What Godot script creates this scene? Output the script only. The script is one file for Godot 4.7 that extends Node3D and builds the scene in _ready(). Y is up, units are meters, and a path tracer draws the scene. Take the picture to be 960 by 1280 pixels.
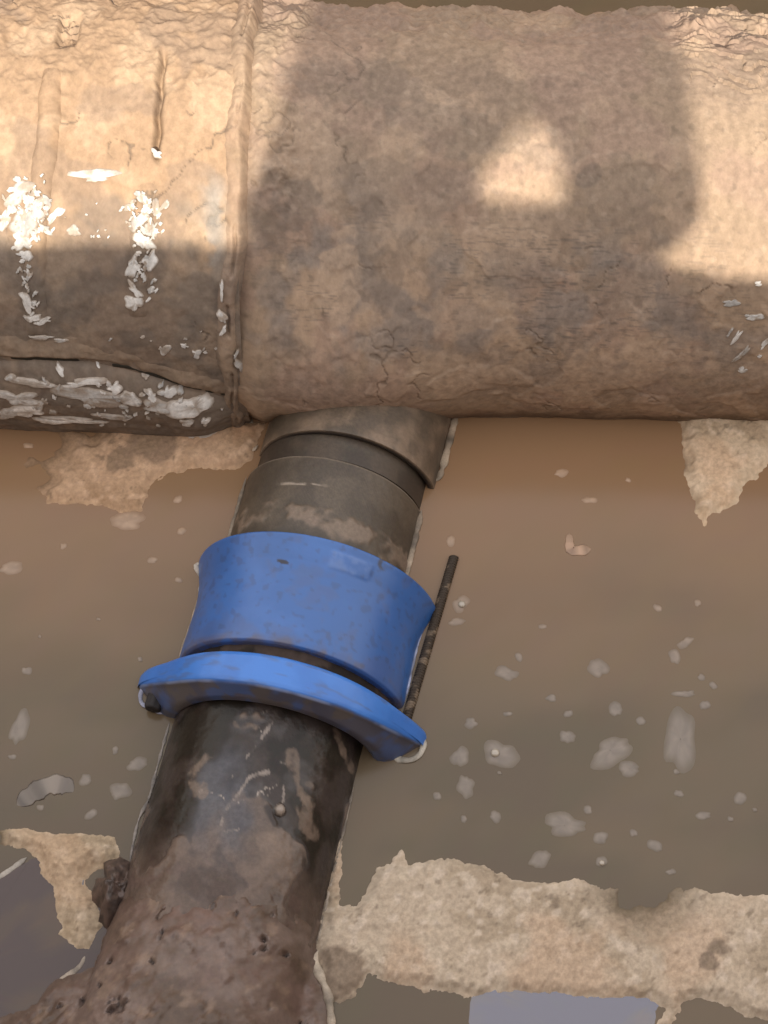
extends Node3D

# ---------------------------------------------------------------- helpers
var slide := 0.0                            # a lathe function may shift a point along the axis
var ink := Color.WHITE                      # vertex colour (linear) that a surface function sets with each point
var taken := {}
var fine := FastNoiseLite.new()
var broad := FastNoiseLite.new()
var ridge := FastNoiseLite.new()
var M := {}
var grain_tex: NoiseTexture2D
var bump_tex: NoiseTexture2D
var wave_tex: NoiseTexture2D

func numbered(called: String) -> String:
	var k: int = taken.get(called, 0)
	taken[called] = k + 1
	return called if k == 0 else "%s_%03d" % [called, k]

func tag(o: Node, label := "", category := "", group := "", kind := "") -> Node:
	if label: o.set_meta("label", label)
	if category: o.set_meta("category", category)
	if group: o.set_meta("group", group)
	if kind: o.set_meta("kind", kind)
	return o

func thing(called: String, label: String, category: String, at := Vector3.ZERO, turn := 0.0, group := "") -> Node3D:
	var o := Node3D.new()
	o.name = numbered(called)
	add_child(o)
	o.position = at
	o.rotation.y = turn
	tag(o, label, category, group)
	return o

func put(called: String, mesh: Mesh, m: Material, parent: Node = null) -> MeshInstance3D:
	var o := MeshInstance3D.new()
	o.mesh = mesh
	o.material_override = m
	if parent == null:
		o.name = numbered(called)
		add_child(o)
	else:
		o.name = called
		var k := 0
		while parent.has_node(NodePath(o.name)):
			k += 1
			o.name = "%s_%03d" % [called, k]
		parent.add_child(o, true)
	return o

func steps(a: float, b: float, d: float) -> PackedFloat32Array:
	var r := PackedFloat32Array()
	var n := maxi(1, int(round((b - a) / d)))
	for i in n + 1:
		r.append(a + (b - a) * i / n)
	return r

func widen(core: PackedFloat32Array, lo: float, hi: float, grow := 1.35) -> PackedFloat32Array:
	var left: Array[float] = []
	var d := core[1] - core[0]
	var x := core[0]
	while x > lo:
		d *= grow
		x = maxf(lo, x - d)
		left.append(x)
	left.reverse()
	var r := PackedFloat32Array(left)
	r.append_array(core)
	d = core[1] - core[0]
	x = core[core.size() - 1]
	while x < hi:
		d *= grow
		x = minf(hi, x + d)
		r.append(x)
	return r

# a surface over two lists of parameters; fn(u, v) gives the point and sets ink
func sheet(us: PackedFloat32Array, vs: PackedFloat32Array, fn: Callable, flip := false) -> ArrayMesh:
	var nu := us.size()
	var nv := vs.size()
	var p := PackedVector3Array()
	var c := PackedColorArray()
	p.resize(nu * nv)
	c.resize(nu * nv)
	var k := 0
	for j in nv:
		for i in nu:
			p[k] = fn.call(us[i], vs[j])
			c[k] = ink
			k += 1
	return woven(p, c, nu, nv, flip)

func woven(p: PackedVector3Array, c: PackedColorArray, nu: int, nv: int, flip := false) -> ArrayMesh:
	var n := PackedVector3Array()
	n.resize(nu * nv)
	var round_u := p[0].distance_to(p[nu - 1]) < 1e-5
	var round_v := p[0].distance_to(p[nu * (nv - 1)]) < 1e-5 and p[nu / 2].distance_to(p[nu * (nv - 1) + nu / 2]) < 1e-5
	for j in nv:
		var j0 := (j - 1 if j > 0 else (nv - 2 if round_v else 0)) * nu
		var j1 := (j + 1 if j < nv - 1 else (1 if round_v else nv - 1)) * nu
		for i in nu:
			var i0 := i - 1 if i > 0 else (nu - 2 if round_u else 0)
			var i1 := i + 1 if i < nu - 1 else (1 if round_u else nu - 1)
			var d := (p[j * nu + i1] - p[j * nu + i0]).cross(p[j1 + i] - p[j0 + i])
			d = d.normalized()
			n[j * nu + i] = -d if flip else d
	var t := PackedInt32Array()
	t.resize((nu - 1) * (nv - 1) * 6)
	var k := 0
	for j in nv - 1:
		for i in nu - 1:
			var a := j * nu + i
			var b := a + 1
			var d := a + nu
			var e := d + 1
			if flip:
				t[k] = a; t[k + 1] = b; t[k + 2] = d; t[k + 3] = b; t[k + 4] = e; t[k + 5] = d
			else:
				t[k] = a; t[k + 1] = d; t[k + 2] = b; t[k + 3] = b; t[k + 4] = d; t[k + 5] = e
			k += 6
	var arrays := []
	arrays.resize(Mesh.ARRAY_MAX)
	arrays[Mesh.ARRAY_VERTEX] = p
	arrays[Mesh.ARRAY_NORMAL] = n
	arrays[Mesh.ARRAY_COLOR] = c
	arrays[Mesh.ARRAY_INDEX] = t
	var m := ArrayMesh.new()
	m.add_surface_from_arrays(Mesh.PRIMITIVE_TRIANGLES, arrays)
	return m

func n_at(p: Vector3, f: float) -> float:           # broad fbm, about -0.6 .. 0.6
	return broad.get_noise_3d(p.x * f, p.y * f, p.z * f)

func f_at(p: Vector3, f: float) -> float:           # smooth single octave
	return fine.get_noise_3d(p.x * f, p.y * f, p.z * f)

func r_at(p: Vector3, f: float) -> float:           # ridged
	return ridge.get_noise_3d(p.x * f, p.y * f, p.z * f)

func bell(x: float, at: float, w: float) -> float:
	var q := (x - at) / w
	return exp(-q * q)

func between(x: float, a: float, b: float, soft: float) -> float:
	return smoothstep(a - soft, a + soft, x) * (1.0 - smoothstep(b - soft, b + soft, x))

func cl(r: float, g: float, b: float) -> Color:
	return Color(r, g, b)

func material(called: String, rough: float, normal := 0.5, specular := 0.4, scale := 6.0, grain := true) -> StandardMaterial3D:
	var m := StandardMaterial3D.new()
	m.resource_name = called
	m.vertex_color_use_as_albedo = true
	m.roughness = rough
	m.metallic_specular = specular
	m.uv1_triplanar = true
	m.uv1_scale = Vector3.ONE * scale
	if normal > 0.0:
		m.normal_enabled = true
		m.normal_texture = bump_tex
		m.normal_scale = normal
	if grain:
		m.albedo_texture = grain_tex
	M[called] = m
	return m

func side(poly: PackedVector2Array, q: Vector2) -> float:      # signed distance, positive inside
	var d := 1e9
	var n := poly.size()
	var a := poly[n - 1]
	for k in n:
		var b := poly[k]
		var e := b - a
		var w := q - a
		d = minf(d, (w - e * clampf(w.dot(e) / e.length_squared(), 0.0, 1.0)).length_squared())
		a = b
	d = sqrt(d)
	return d if Geometry2D.is_point_in_polygon(q, poly) else -d

# a flattened tapering strand through points
func strand(pts: Array, r: float, flat := 0.5, taper := true, wobble := 0.4, colour := Color(0.40, 0.31, 0.22)) -> ArrayMesh:
	var curve := Curve3D.new()
	for k in pts.size():
		var a: Vector3 = pts[maxi(k - 1, 0)]
		var b: Vector3 = pts[mini(k + 1, pts.size() - 1)]
		var t := (b - a) / 6.0
		curve.add_point(pts[k], -t, t)
	curve.bake_interval = 0.002
	var long := curve.get_baked_length()
	var fn := func(v: float, u: float) -> Vector3:
		var at := curve.sample_baked(u * long, true)
		var ahead := (curve.sample_baked(minf(u * long + 0.002, long), true) - curve.sample_baked(maxf(u * long - 0.002, 0.0), true)).normalized()
		var across := ahead.cross(Vector3.UP).normalized()
		var rr := r * (1.0 + wobble * 2.0 * n_at(at + Vector3(r * 90.0, 0, 0), 60.0))
		if taper: rr *= clampf(minf(u, 1.0 - u) * 9.0, 0.06, 1.0)
		else: rr *= sqrt(clampf(minf(u, 1.0 - u) * long / r, 0.01, 1.0))
		var s := 0.85 + 0.9 * n_at(at, 45.0)
		ink = Color(colour.r * s, colour.g * s, colour.b * s)
		return at + across * cos(v) * rr + Vector3.UP * sin(v) * rr * flat
	return sheet(steps(0.0, TAU, TAU / 10.0), steps(0.0, 1.0, maxf(1.0 / 120.0, 0.0025 / long)), fn)

# a solid of revolution about the local z axis; profile of (s, r), s runs against z; fn(s, a, r) may change r and sets ink
func lathe(profile: Array, centre: Vector2, fn: Callable, da := 2.5, ds := 0.003) -> ArrayMesh:
	var ss := PackedFloat32Array()
	var rr := PackedFloat32Array()
	for k in profile.size() - 1:
		var a: Vector2 = profile[k]
		var b: Vector2 = profile[k + 1]
		var n := maxi(1, int(ceil(a.distance_to(b) / ds)))
		for i in n:
			ss.append(lerpf(a.x, b.x, float(i) / n))
			rr.append(lerpf(a.y, b.y, float(i) / n))
	ss.append(profile[profile.size() - 1].x)
	rr.append(profile[profile.size() - 1].y)
	var angles := steps(0.0, TAU, deg_to_rad(da))
	var p := PackedVector3Array()
	var c := PackedColorArray()
	for k in ss.size():
		for a in angles:
			slide = 0.0
			var r: float = fn.call(ss[k], a, rr[k])
			p.append(Vector3(centre.x + r * cos(a), centre.y + r * sin(a), -ss[k] - slide))
			c.append(ink)
	return woven(p, c, angles.size(), ss.size(), true)

# ---------------------------------------------------------------- smooth bodies (surface nets over joined capsules)
func flesh(bones: Array, cell: float, k: float, paint: Callable) -> ArrayMesh:
	var lo := Vector3.ONE * 1e9
	var hi := -lo
	for b in bones:
		var r: float = maxf(b[2], b[3]) + k + cell * 2.0
		lo = lo.min((b[0] as Vector3).min(b[1]) - Vector3.ONE * r)
		hi = hi.max((b[0] as Vector3).max(b[1]) + Vector3.ONE * r)
	var size := Vector3i(((hi - lo) / cell).ceil()) + Vector3i.ONE
	var nx := size.x
	var nxy := size.x * size.y
	var field := PackedFloat32Array()
	field.resize(nxy * size.z)
	field.fill(1.0)
	for b in bones:
		var a: Vector3 = b[0]
		var e: Vector3 = b[1] - a
		var ra: float = b[2]
		var rb: float = b[3]
		var r := maxf(ra, rb) + k + cell * 1.5
		var i0 := Vector3i(((a.min(b[1]) - Vector3.ONE * r - lo) / cell).floor()).max(Vector3i.ZERO)
		var i1 := Vector3i(((a.max(b[1]) + Vector3.ONE * r - lo) / cell).ceil()).min(size - Vector3i.ONE)
		var ee := maxf(e.length_squared(), 1e-9)
		for z in range(i0.z, i1.z + 1):
			for y in range(i0.y, i1.y + 1):
				for x in range(i0.x, i1.x + 1):
					var w := lo + Vector3(x, y, z) * cell - a
					var t := clampf(w.dot(e) / ee, 0.0, 1.0)
					var d := (w - e * t).length() - lerpf(ra, rb, t)
					var at := x + y * nx + z * nxy
					var f := field[at]
					var h := clampf(0.5 + 0.5 * (f - d) / k, 0.0, 1.0)
					field[at] = lerpf(f, d, h) - k * h * (1.0 - h)
	var ids := {}
	var pts := PackedVector3Array()
	var nrm := PackedVector3Array()
	var cols := PackedColorArray()
	var offs := [0, 1, nx, nx + 1, nxy, nxy + 1, nxy + nx, nxy + nx + 1]
	for z in size.z - 1:
		for y in size.y - 1:
			for x in size.x - 1:
				var at := x + y * nx + z * nxy
				var inside := 0
				for o in 8:
					if field[at + offs[o]] < 0.0: inside += 1
				if inside == 0 or inside == 8: continue
				var sum := Vector3.ZERO
				var n := 0
				for o in 8:
					for ax in 3:
						var bit := 1 << ax
						if o & bit: continue
						var f0 := field[at + offs[o]]
						var f1 := field[at + offs[o | bit]]
						if (f0 < 0.0) == (f1 < 0.0): continue
						var q := Vector3(o & 1, (o >> 1) & 1, o >> 2)
						q[ax] += f0 / (f0 - f1)
						sum += q
						n += 1
				ids[at] = pts.size()
				var v := lo + (Vector3(x, y, z) + sum / n) * cell
				pts.append(v)
				var g := Vector3.ZERO
				for o in 8:
					var f := field[at + offs[o]]
					g += Vector3(f if o & 1 else -f, f if o & 2 else -f, f if o & 4 else -f)
				nrm.append(g.normalized())
				ink = paint.call(v)
				cols.append(ink)
	var idx := PackedInt32Array()
	for z in range(1, size.z - 1):
		for y in range(1, size.y - 1):
			for x in range(1, size.x - 1):
				var at := x + y * nx + z * nxy
				var f0 := field[at] < 0.0
				for ax in 3:
					var step: int = [1, nx, nxy][ax]
					if f0 == (field[at + step] < 0.0): continue
					var u: int = [nx, nxy, 1][ax]
					var w: int = [nxy, 1, nx][ax]
					if not (ids.has(at) and ids.has(at - u) and ids.has(at - w) and ids.has(at - u - w)): continue
					var q := [ids[at], ids[at - u], ids[at - u - w], ids[at - w]]
					if not f0: q.reverse()
					idx.append_array(PackedInt32Array([q[0], q[2], q[1], q[0], q[3], q[2]]))
	var arrays := []
	arrays.resize(Mesh.ARRAY_MAX)
	arrays[Mesh.ARRAY_VERTEX] = pts
	arrays[Mesh.ARRAY_NORMAL] = nrm
	arrays[Mesh.ARRAY_COLOR] = cols
	arrays[Mesh.ARRAY_INDEX] = idx
	var m := ArrayMesh.new()
	m.add_surface_from_arrays(Mesh.PRIMITIVE_TRIANGLES, arrays)
	return m

# ---------------------------------------------------------------- frames of reference
const BRANCH_TURN := -12.5                  # degrees; the small pipe's own axes: x across, y up, z towards the viewer (s = -z)
const MAIN_TURN := -1.5
const MAIN_AT := Vector3(0.145, 0.08, -0.342)
const MAIN_R := 0.233
const CLAMP_R := 0.248

func br(s: float, n: float, y := 0.0) -> Vector3:
	return Vector3(n, y, -s)

# ---------------------------------------------------------------- the big pipe
# broad smears on the big pipe: along it, round it (degrees), half sizes, paler (+) or darker (-)
var blotches := [[-0.208, 66.0, 0.03, 12.0, 0.5], [-0.189, 36.0, 0.022, 14.0, 0.7], [-0.108, 48.0, 0.05, 7.0, 0.4], [-0.103, 80.0, 0.04, 5.0, 0.5], [0.04, 68.0, 0.03, 6.0, 0.5], [-0.04, 26.0, 0.06, 6.0, 0.5], [0.0, 45.0, 0.05, 8.0, 0.4], [0.147, 15.0, 0.05, 7.0, 0.5], [-0.071, 10.0, 0.07, 5.0, 0.5], [0.125, 30.0, 0.02, 10.0, 0.45],
	[-0.227, 51.0, 0.022, 6.0, -0.52], [-0.25, 43.0, 0.016, 9.0, -0.38], [-0.148, 36.0, 0.03, 8.0, -0.45], [0.068, 62.0, 0.012, 3.0, -0.52], [0.037, 17.0, 0.035, 6.0, -0.52], [0.092, 28.0, 0.04, 9.0, -0.41], [0.175, 25.0, 0.03, 6.0, -0.38], [-0.01, 37.0, 0.04, 5.0, -0.30], [-0.169, 86.0, 0.06, 8.0, -0.38], [-0.06, 72.0, 0.08, 7.0, -0.38], [-0.223, 17.0, 0.03, 5.0, -0.38], [-0.021, 13.0, 0.03, 4.0, -0.38], [-0.11, 58.0, 0.06, 8.0, -0.34], [0.1, 56.0, 0.04, 9.0, -0.30], [0.136, 44.0, 0.02, 8.0, -0.30]]

func main_colour(p: Vector3, u: float, a: float) -> Color:
	var c := cl(0.295, 0.217, 0.153)
	c = c.lerp(cl(0.255, 0.188, 0.138), smoothstep(-0.25, 0.3, n_at(p, 5.0)))
	c = c.lerp(cl(0.375, 0.272, 0.192), smoothstep(0.0, 0.28, n_at(p + Vector3(3, 1, 7), 11.0)) * 0.7)
	c = c.lerp(cl(0.29, 0.20, 0.155), smoothstep(0.0, 0.3, n_at(p + Vector3(9, 4, 2), 8.0)) * 0.5)
	var grey := bell(u, -0.215, 0.07) * between(a, 22.0, 60.0, 8.0) + 0.9 * bell(a, 17.0, 10.0) * 0.75 + bell(u, 0.1, 0.09) * between(a, 18.0, 45.0, 8.0) + 0.9 * bell(u, -0.09, 0.07) * bell(a, 34.0, 14.0)
	c = c.lerp(cl(0.215, 0.18, 0.155), clampf(grey, 0.0, 1.0) * smoothstep(-0.15, 0.25, n_at(p + Vector3(1, 8, 5), 13.0)) * 0.8)
	for q in blotches:
		var near := Vector2((u - q[0]) / q[2], (a - q[1]) / q[3])
		var reach := near.length() + 1.1 * n_at(p + Vector3(q[0] * 9.0, 0, 0), 13.0) + 0.35 * f_at(p, 55.0)
		c = c.lerp(cl(0.39, 0.29, 0.21) if q[4] > 0.0 else cl(0.175, 0.138, 0.112), (1.0 - smoothstep(0.75, 1.05, reach)) * absf(q[4]))
	var lower := 1.0 - smoothstep(15.0, 60.0, a)  # lower side paled: missing bounced light put into the colour
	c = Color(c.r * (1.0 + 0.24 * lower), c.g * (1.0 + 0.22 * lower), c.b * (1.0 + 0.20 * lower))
	var brush := f_at(Vector3(u * 34.0 + 5.0, a * 2.6, p.z * 10.0 + f_at(p, 40.0)), 1.0)
	c = c.lerp(cl(0.12, 0.105, 0.095), smoothstep(0.28, 0.6, brush) * between(a, 10.0, 50.0, 9.0) * (0.25 + bell(u, -0.13, 0.07) * 0.45 + bell(u, 0.06, 0.08) * 0.3) * smoothstep(-0.1, 0.15, n_at(p + Vector3(4, 4, 9), 9.0)))
	c = c.lerp(cl(0.10, 0.085, 0.07), smoothstep(0.55, 0.65, f_at(p + Vector3(2, 2, 0), 80.0)) * 0.2)
	c = c.lerp(cl(0.47, 0.37, 0.28), smoothstep(0.52, 0.62, f_at(p + Vector3(6, 2, 9), 60.0)) * 0.15)
	var s := 1.0 + 0.10 * n_at(p, 60.0)
	c = Color(c.r * s, c.g * s, c.b * s)
	var wet := 1.0 - smoothstep(-0.075, -0.045, p.y + 0.02 * n_at(p, 16.0))
	c = c.lerp(cl(0.12, 0.09, 0.065), cracked(p) * 0.4)
	return c.lerp(cl(0.15, 0.105, 0.072), wet * 0.8)

# sparse thin cracks in the dried mud, 0 .. 1
func cracked(p: Vector3) -> float:
	var q := p + Vector3(11, 3, 6)
	return (1.0 - smoothstep(0.004, 0.018, absf(n_at(q, 9.0)))) * smoothstep(0.12, 0.26, n_at(q + Vector3(5, 5, 5), 6.0))

func main_lift(p: Vector3, u: float, a: float) -> float:
	var d := 0.0035 * n_at(p, 6.0) + 0.0006 * n_at(p, 40.0)
	d += 0.0011 * smoothstep(0.02, 0.16, n_at(p + Vector3(3, 1, 7), 11.0))
	d -= 0.0012 * cracked(p)
	d += 0.032 * bell(u, -0.195, 0.12) * bell(a, 2.0, 21.0)        # mud packed over the branch
	d += smoothstep(96.0, 112.0, a) * (0.011 * n_at(p, 17.0) + 0.004 * n_at(p, 50.0) - 0.0035)
	var flaky := smoothstep(0.14, 0.18, u) * smoothstep(78.0, 90.0, a)
	var t := a * 0.26 + 2.2 * n_at(p + Vector3(0, 0, 3), 14.0) + u * 4.0
	t -= floor(t)
	d += flaky * 0.0065 * (1.0 - t) * (0.6 + 0.8 * n_at(p, 20.0))
	d -= 0.016 * bell(u + (a - 104.0) * 0.0009, 0.206, 0.008) * bell(a, 104.0, 2.3)
	d += bell(u, -0.25, 0.032) * smoothstep(40.0, 62.0, a) * (0.0045 * r_at(p, 30.0) + 0.004)
	d += bell(u, -0.272, 0.014) * 0.006
	return d

func clamp_colour(p: Vector3, u: float, a: float) -> Color:
	var c := cl(0.33, 0.225, 0.145)
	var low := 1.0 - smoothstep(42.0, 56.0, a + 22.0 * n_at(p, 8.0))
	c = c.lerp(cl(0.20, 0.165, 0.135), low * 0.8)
	c = c.lerp(cl(0.40, 0.285, 0.19), smoothstep(0.05, 0.22, n_at(p + Vector3(3, 1, 7), 12.0)) * (0.8 - 0.5 * low))
	c = c.lerp(cl(0.25, 0.18, 0.13), smoothstep(0.08, 0.22, n_at(p + Vector3(7, 7, 7), 9.0)) * 0.6)
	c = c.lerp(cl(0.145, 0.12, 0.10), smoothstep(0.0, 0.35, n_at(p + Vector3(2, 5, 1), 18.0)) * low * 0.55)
	c = c.lerp(cl(0.12, 0.095, 0.075), cracked(p) * 0.7)
	c = c.lerp(cl(0.27, 0.25, 0.225), bell(u, -0.312, 0.014) * between(a, 36.0, 58.0, 5.0) * smoothstep(-0.2, 0.15, n_at(p, 20.0)) * 0.8)
	var s := 1.0 + 0.12 * n_at(p, 60.0)
	return Color(c.r * s, c.g * s, c.b * s)

func clamp_lift(p: Vector3, u: float, a: float) -> float:
	var d := 0.0034 * n_at(p, 8.0) + 0.0008 * n_at(p, 45.0) - 0.002 * cracked(p)
	d += smoothstep(70.0, 84.0, a) * (0.004 * r_at(p, 24.0))
	d -= 0.004 * between(a, 62.0, 80.0, 4.0) * between(u, -0.475, -0.38, 0.02)
	d -= 0.013 * bell(u + 0.001 * sin(a * 0.7), -0.3715, 0.0032) * between(a, 63.0, 91.0, 2.5)      # the slot beside the rib
	d -= 0.012 * between(u, -0.484, -0.463, 0.003) * between(a, 93.0, 104.0, 2.0) * (0.6 + 0.4 * r_at(p, 70.0))
	return d

func round_point(u: float, a: float, r: float) -> Vector3:
	var q := deg_to_rad(a)
	return Vector3(u, r * sin(q), r * cos(q))

# an irregular flake of old paint lying on a cylinder of the big pipe's axis
func flake(u: float, a: float, ru: float, ra: float, r_of: Callable, seed_: float, pale := 0.56) -> ArrayMesh:
	var tint := pale + 0.14 * sin(seed_ * 3.1)
	var fn := func(t: float, k: float) -> Vector3:
		var w := k * (1.0 + 0.8 * f_at(Vector3(cos(t), sin(t), seed_), 0.42) + 0.42 * f_at(Vector3(cos(t), sin(t), seed_ + 4.0), 0.95) + 0.10 * f_at(Vector3(cos(t), sin(t), seed_ + 8.0), 3.0))
		var uu := u + ru * w * cos(t) + ra * w * sin(t) * 0.5 * sin(seed_ * 2.3)
		var aa := a + rad_to_deg(ra / 0.25) * w * sin(t)
		var r: float = r_of.call(uu, aa)
		var s := tint * (1.0 + 0.35 * n_at(Vector3(uu, aa * 0.004, seed_), 120.0))
		ink = Color(s, s * 0.965, s * 0.91)
		var smear := smoothstep(0.05, 0.3, n_at(Vector3(uu, aa * 0.0044, seed_), 55.0)) * 0.75
		ink = ink.lerp(Color(0.30, 0.225, 0.16), maxf(smear, smoothstep(0.72, 1.0, k) * 0.85))
		return round_point(uu, aa, r + (0.0011 * (1.0 - pow(k, 6.0)) - (0.0014 if k > 0.99 else 0.0)) + 0.0004)
	return sheet(steps(0.0, TAU, TAU / 30.0), PackedFloat32Array([0.02, 0.45, 0.75, 0.9, 1.0]), fn, true)

# many small specks of paint in one mesh
func specks(u: float, a: float, du: float, da: float, count: int, size: float, r_of: Callable, seed_: int) -> ArrayMesh:
	var rng := RandomNumberGenerator.new()
	rng.seed = seed_
	var st := SurfaceTool.new()
	st.begin(Mesh.PRIMITIVE_TRIANGLES)
	for k in count:
		var z := rng.randf_range(0.35, 1.0) * size
		st.append_from(flake(u + du * rng.randfn(0.0, 0.5), a + da * rng.randfn(0.0, 0.5), z * rng.randf_range(0.6, 1.2), z * rng.randf_range(0.6, 1.4), r_of, rng.randf() * 90.0), 0, Transform3D.IDENTITY)
	return st.commit()

func build_main_pipe() -> void:
	var t := thing("water_main", "thick mud-caked old pipe crossing the top of the pit, half in shadow", "pipe", MAIN_AT, deg_to_rad(MAIN_TURN))
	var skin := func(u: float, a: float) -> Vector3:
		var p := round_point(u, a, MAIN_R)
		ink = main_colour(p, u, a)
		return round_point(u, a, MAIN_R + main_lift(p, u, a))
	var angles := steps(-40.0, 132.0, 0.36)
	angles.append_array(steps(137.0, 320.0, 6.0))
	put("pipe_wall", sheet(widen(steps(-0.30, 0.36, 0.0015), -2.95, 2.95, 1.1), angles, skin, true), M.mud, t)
	var on := func(u: float, a: float) -> float:
		return MAIN_R + main_lift(round_point(u, a, MAIN_R), u, a)
	var k := 0
	for f in [[0.218, 30.4, 0.0075, 0.004], [0.245, 26.4, 0.0066, 0.0036], [0.228, 20.9, 0.0028, 0.0094], [0.235, 14.6, 0.0035, 0.0113], [0.24, 9.9, 0.005, 0.0045], [0.243, 35.4, 0.0038, 0.0028], [0.22, 21.4, 0.0022, 0.006], [0.255, 14.8, 0.0028, 0.0028], [0.259, 18.7, 0.0028, 0.0094], [0.236, 26.8, 0.0028, 0.0028]]:
		put("paint_flake", flake(f[0], f[1], f[2], f[3], on, 2.7 * k + 50.0), M.paint, t)
		k += 1

func build_clamp() -> void:
	var t := thing("repair_clamp", "wide ribbed pipe clamp with flaking white paint on the left of the big pipe", "pipe clamp", MAIN_AT, deg_to_rad(MAIN_TURN))
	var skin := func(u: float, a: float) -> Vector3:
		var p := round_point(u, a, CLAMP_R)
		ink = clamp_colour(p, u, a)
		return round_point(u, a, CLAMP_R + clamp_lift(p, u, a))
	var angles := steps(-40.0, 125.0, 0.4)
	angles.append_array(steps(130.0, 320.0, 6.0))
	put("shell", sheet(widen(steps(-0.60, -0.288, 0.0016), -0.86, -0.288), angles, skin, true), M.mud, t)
	# the raised end ring, sloping down to the bare pipe
	var rim := func(u: float, a: float) -> Vector3:
		var edge := -0.29 - 0.012 * (1.0 - smoothstep(15.0, 50.0, a)) + 0.004 * n_at(round_point(0.0, a, 0.25), 12.0)
		var h := smoothstep(0.0, 0.4, u) * (1.0 - smoothstep(0.55, 1.0, u)) + 0.30 * f_at(Vector3(u * 2.2, a * 0.05, 2.0), 1.0) - 0.55 * bell(u + 0.12 * n_at(Vector3(a * 0.02, 0, 1), 1.0), 0.5, 0.05) * smoothstep(-0.1, 0.2, n_at(Vector3(a * 0.05, 4, 1), 1.0))
		var uu := edge - 0.018 + 0.036 * u
		var p := round_point(uu, a, CLAMP_R)
		ink = main_colour(p, uu, a).lerp(clamp_colour(p, uu, a), 0.5)
		var dark := between(u, 0.0, 0.2, 0.06)
		ink = ink.lerp(cl(0.11, 0.09, 0.075), dark * 0.5 * (1.0 - smoothstep(50.0, 80.0, a)))
		var r := lerpf(CLAMP_R - 0.004, MAIN_R - 0.004, smoothstep(0.55, 1.0, u)) + 0.0095 * h
		return round_point(uu, a, r + 0.0022 * n_at(p, 22.0) + 0.0012 * n_at(p, 60.0) + 0.002 * r_at(p, 40.0) * smoothstep(50.0, 70.0, a))
	var turn := steps(-40.0, 125.0, 0.4)
	turn.append_array(steps(130.0, 320.0, 6.0))
	put("end_ring", sheet(steps(0.0, 1.0, 0.04), turn, rim, true), M.mud, t)
	# two ribs that run round the shell
	for rib in [[-0.492, 16.0, 88.0, 0.013, 1.0], [-0.3845, 22.0, 60.0, 0.013, 0.8]]:
		var fn := func(v: float, a: float) -> Vector3:
			var shift: float = lerpf(-0.009, 0.009, smoothstep(rib[1], 75.0, a))
			var ends: float = smoothstep(rib[1], rib[1] + 5.0, a) * (1.0 - smoothstep(rib[2] - 6.0, rib[2], a))
			var h := (1.0 - pow(absf(v), 3.0)) * ends
			var uu: float = rib[0] + shift + v * rib[3] * (1.0 + 0.3 * n_at(round_point(v * 0.02, a, 0.25), 30.0))
			var p := round_point(uu, a, CLAMP_R)
			ink = clamp_colour(p, uu, a)
			return round_point(uu, a, CLAMP_R + clamp_lift(p, uu, a) * 0.6 - 0.003 + 0.008 * h * rib[4] + 0.001 * n_at(p, 50.0))
		put("rib", sheet(steps(-1.0, 1.0, 0.1), steps(rib[1], rib[2], 0.5), fn, true), M.mud, t)
	# the long bolting flange: an upper and a lower lip with a dark joint between
	var lip := func(u: float, v: float, lower: bool) -> Vector3:
		var w := (u + 0.288) / -0.30
		var mid := 11.8 - 13.5 * pow(1.0 - smoothstep(0.0, 0.75, w), 2.0)           # the joint dips towards the end ring
		var h := pow(maxf(0.0, 1.0 - pow(absf(2.0 * v - 1.0), 3.0)), 0.6)
		var ends := smoothstep(-0.002, 0.03, -0.29 - u)
		var a: float
		var out: float
		if lower:
			a = lerpf(-34.0, mid - 0.5, v)
			out = 0.021 * h * (0.12 + 0.88 * smoothstep(-0.004, 0.06, -0.29 - u)) * (1.15 - 0.3 * smoothstep(0.1, 0.9, w))
		else:
			a = lerpf(mid + 0.1, mid + 9.5, v)
			out = 0.0082 * smoothstep(0.0, 0.10, v) * (1.0 - smoothstep(0.12, 1.0, v)) * ends * (0.8 + 0.7 * n_at(round_point(u, a, CLAMP_R), 9.0))
		var p := round_point(u, a, CLAMP_R)
		ink = clamp_colour(p, u, a)
		if lower: ink = ink.lerp(cl(0.21, 0.17, 0.135), 0.3 + 0.4 * smoothstep(0.0, 0.25, n_at(Vector3(p.x * 0.5, p.y * 2.0, p.z), 26.0)))
		else: ink = ink.lerp(cl(0.285, 0.205, 0.14), 0.6 * (1.0 - smoothstep(0.4, 1.0, v)))
		return round_point(u, a, CLAMP_R - 0.003 + out + 0.0024 * n_at(Vector3(p.x * 0.6, p.y * 1.7, p.z), 24.0) + 0.001 * n_at(p, 70.0))
	var upper := func(u: float, v: float) -> Vector3: return lip.call(u, v, false)
	var under := func(u: float, v: float) -> Vector3: return lip.call(u, v, true)
	var us := widen(steps(-0.60, -0.288, 0.002), -0.86, -0.288)
	put("flange_lip", sheet(us, steps(0.0, 1.0, 0.04), upper, true), M.mud, t)
	put("flange_lip", sheet(us, steps(0.0, 1.0, 0.016), under, true), M.mud, t)
	var crack := func(v: float, u: float) -> Vector3:
		var w := (u + 0.288) / -0.30
		var mid := 11.8 - 13.5 * pow(1.0 - smoothstep(0.0, 0.75, w), 2.0)
		ink = cl(0.035, 0.028, 0.022)
		var thin := smoothstep(-0.08, 0.2, n_at(Vector3(u, 0.0, 3.0), 14.0))
		return round_point(u, mid - 1.0 + 1.8 * v + 0.6 * n_at(Vector3(u, 1.0, 0.0), 40.0), CLAMP_R + 0.0006 * thin - 0.0012 + 0.0016 * sin(v * PI) * thin)
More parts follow.
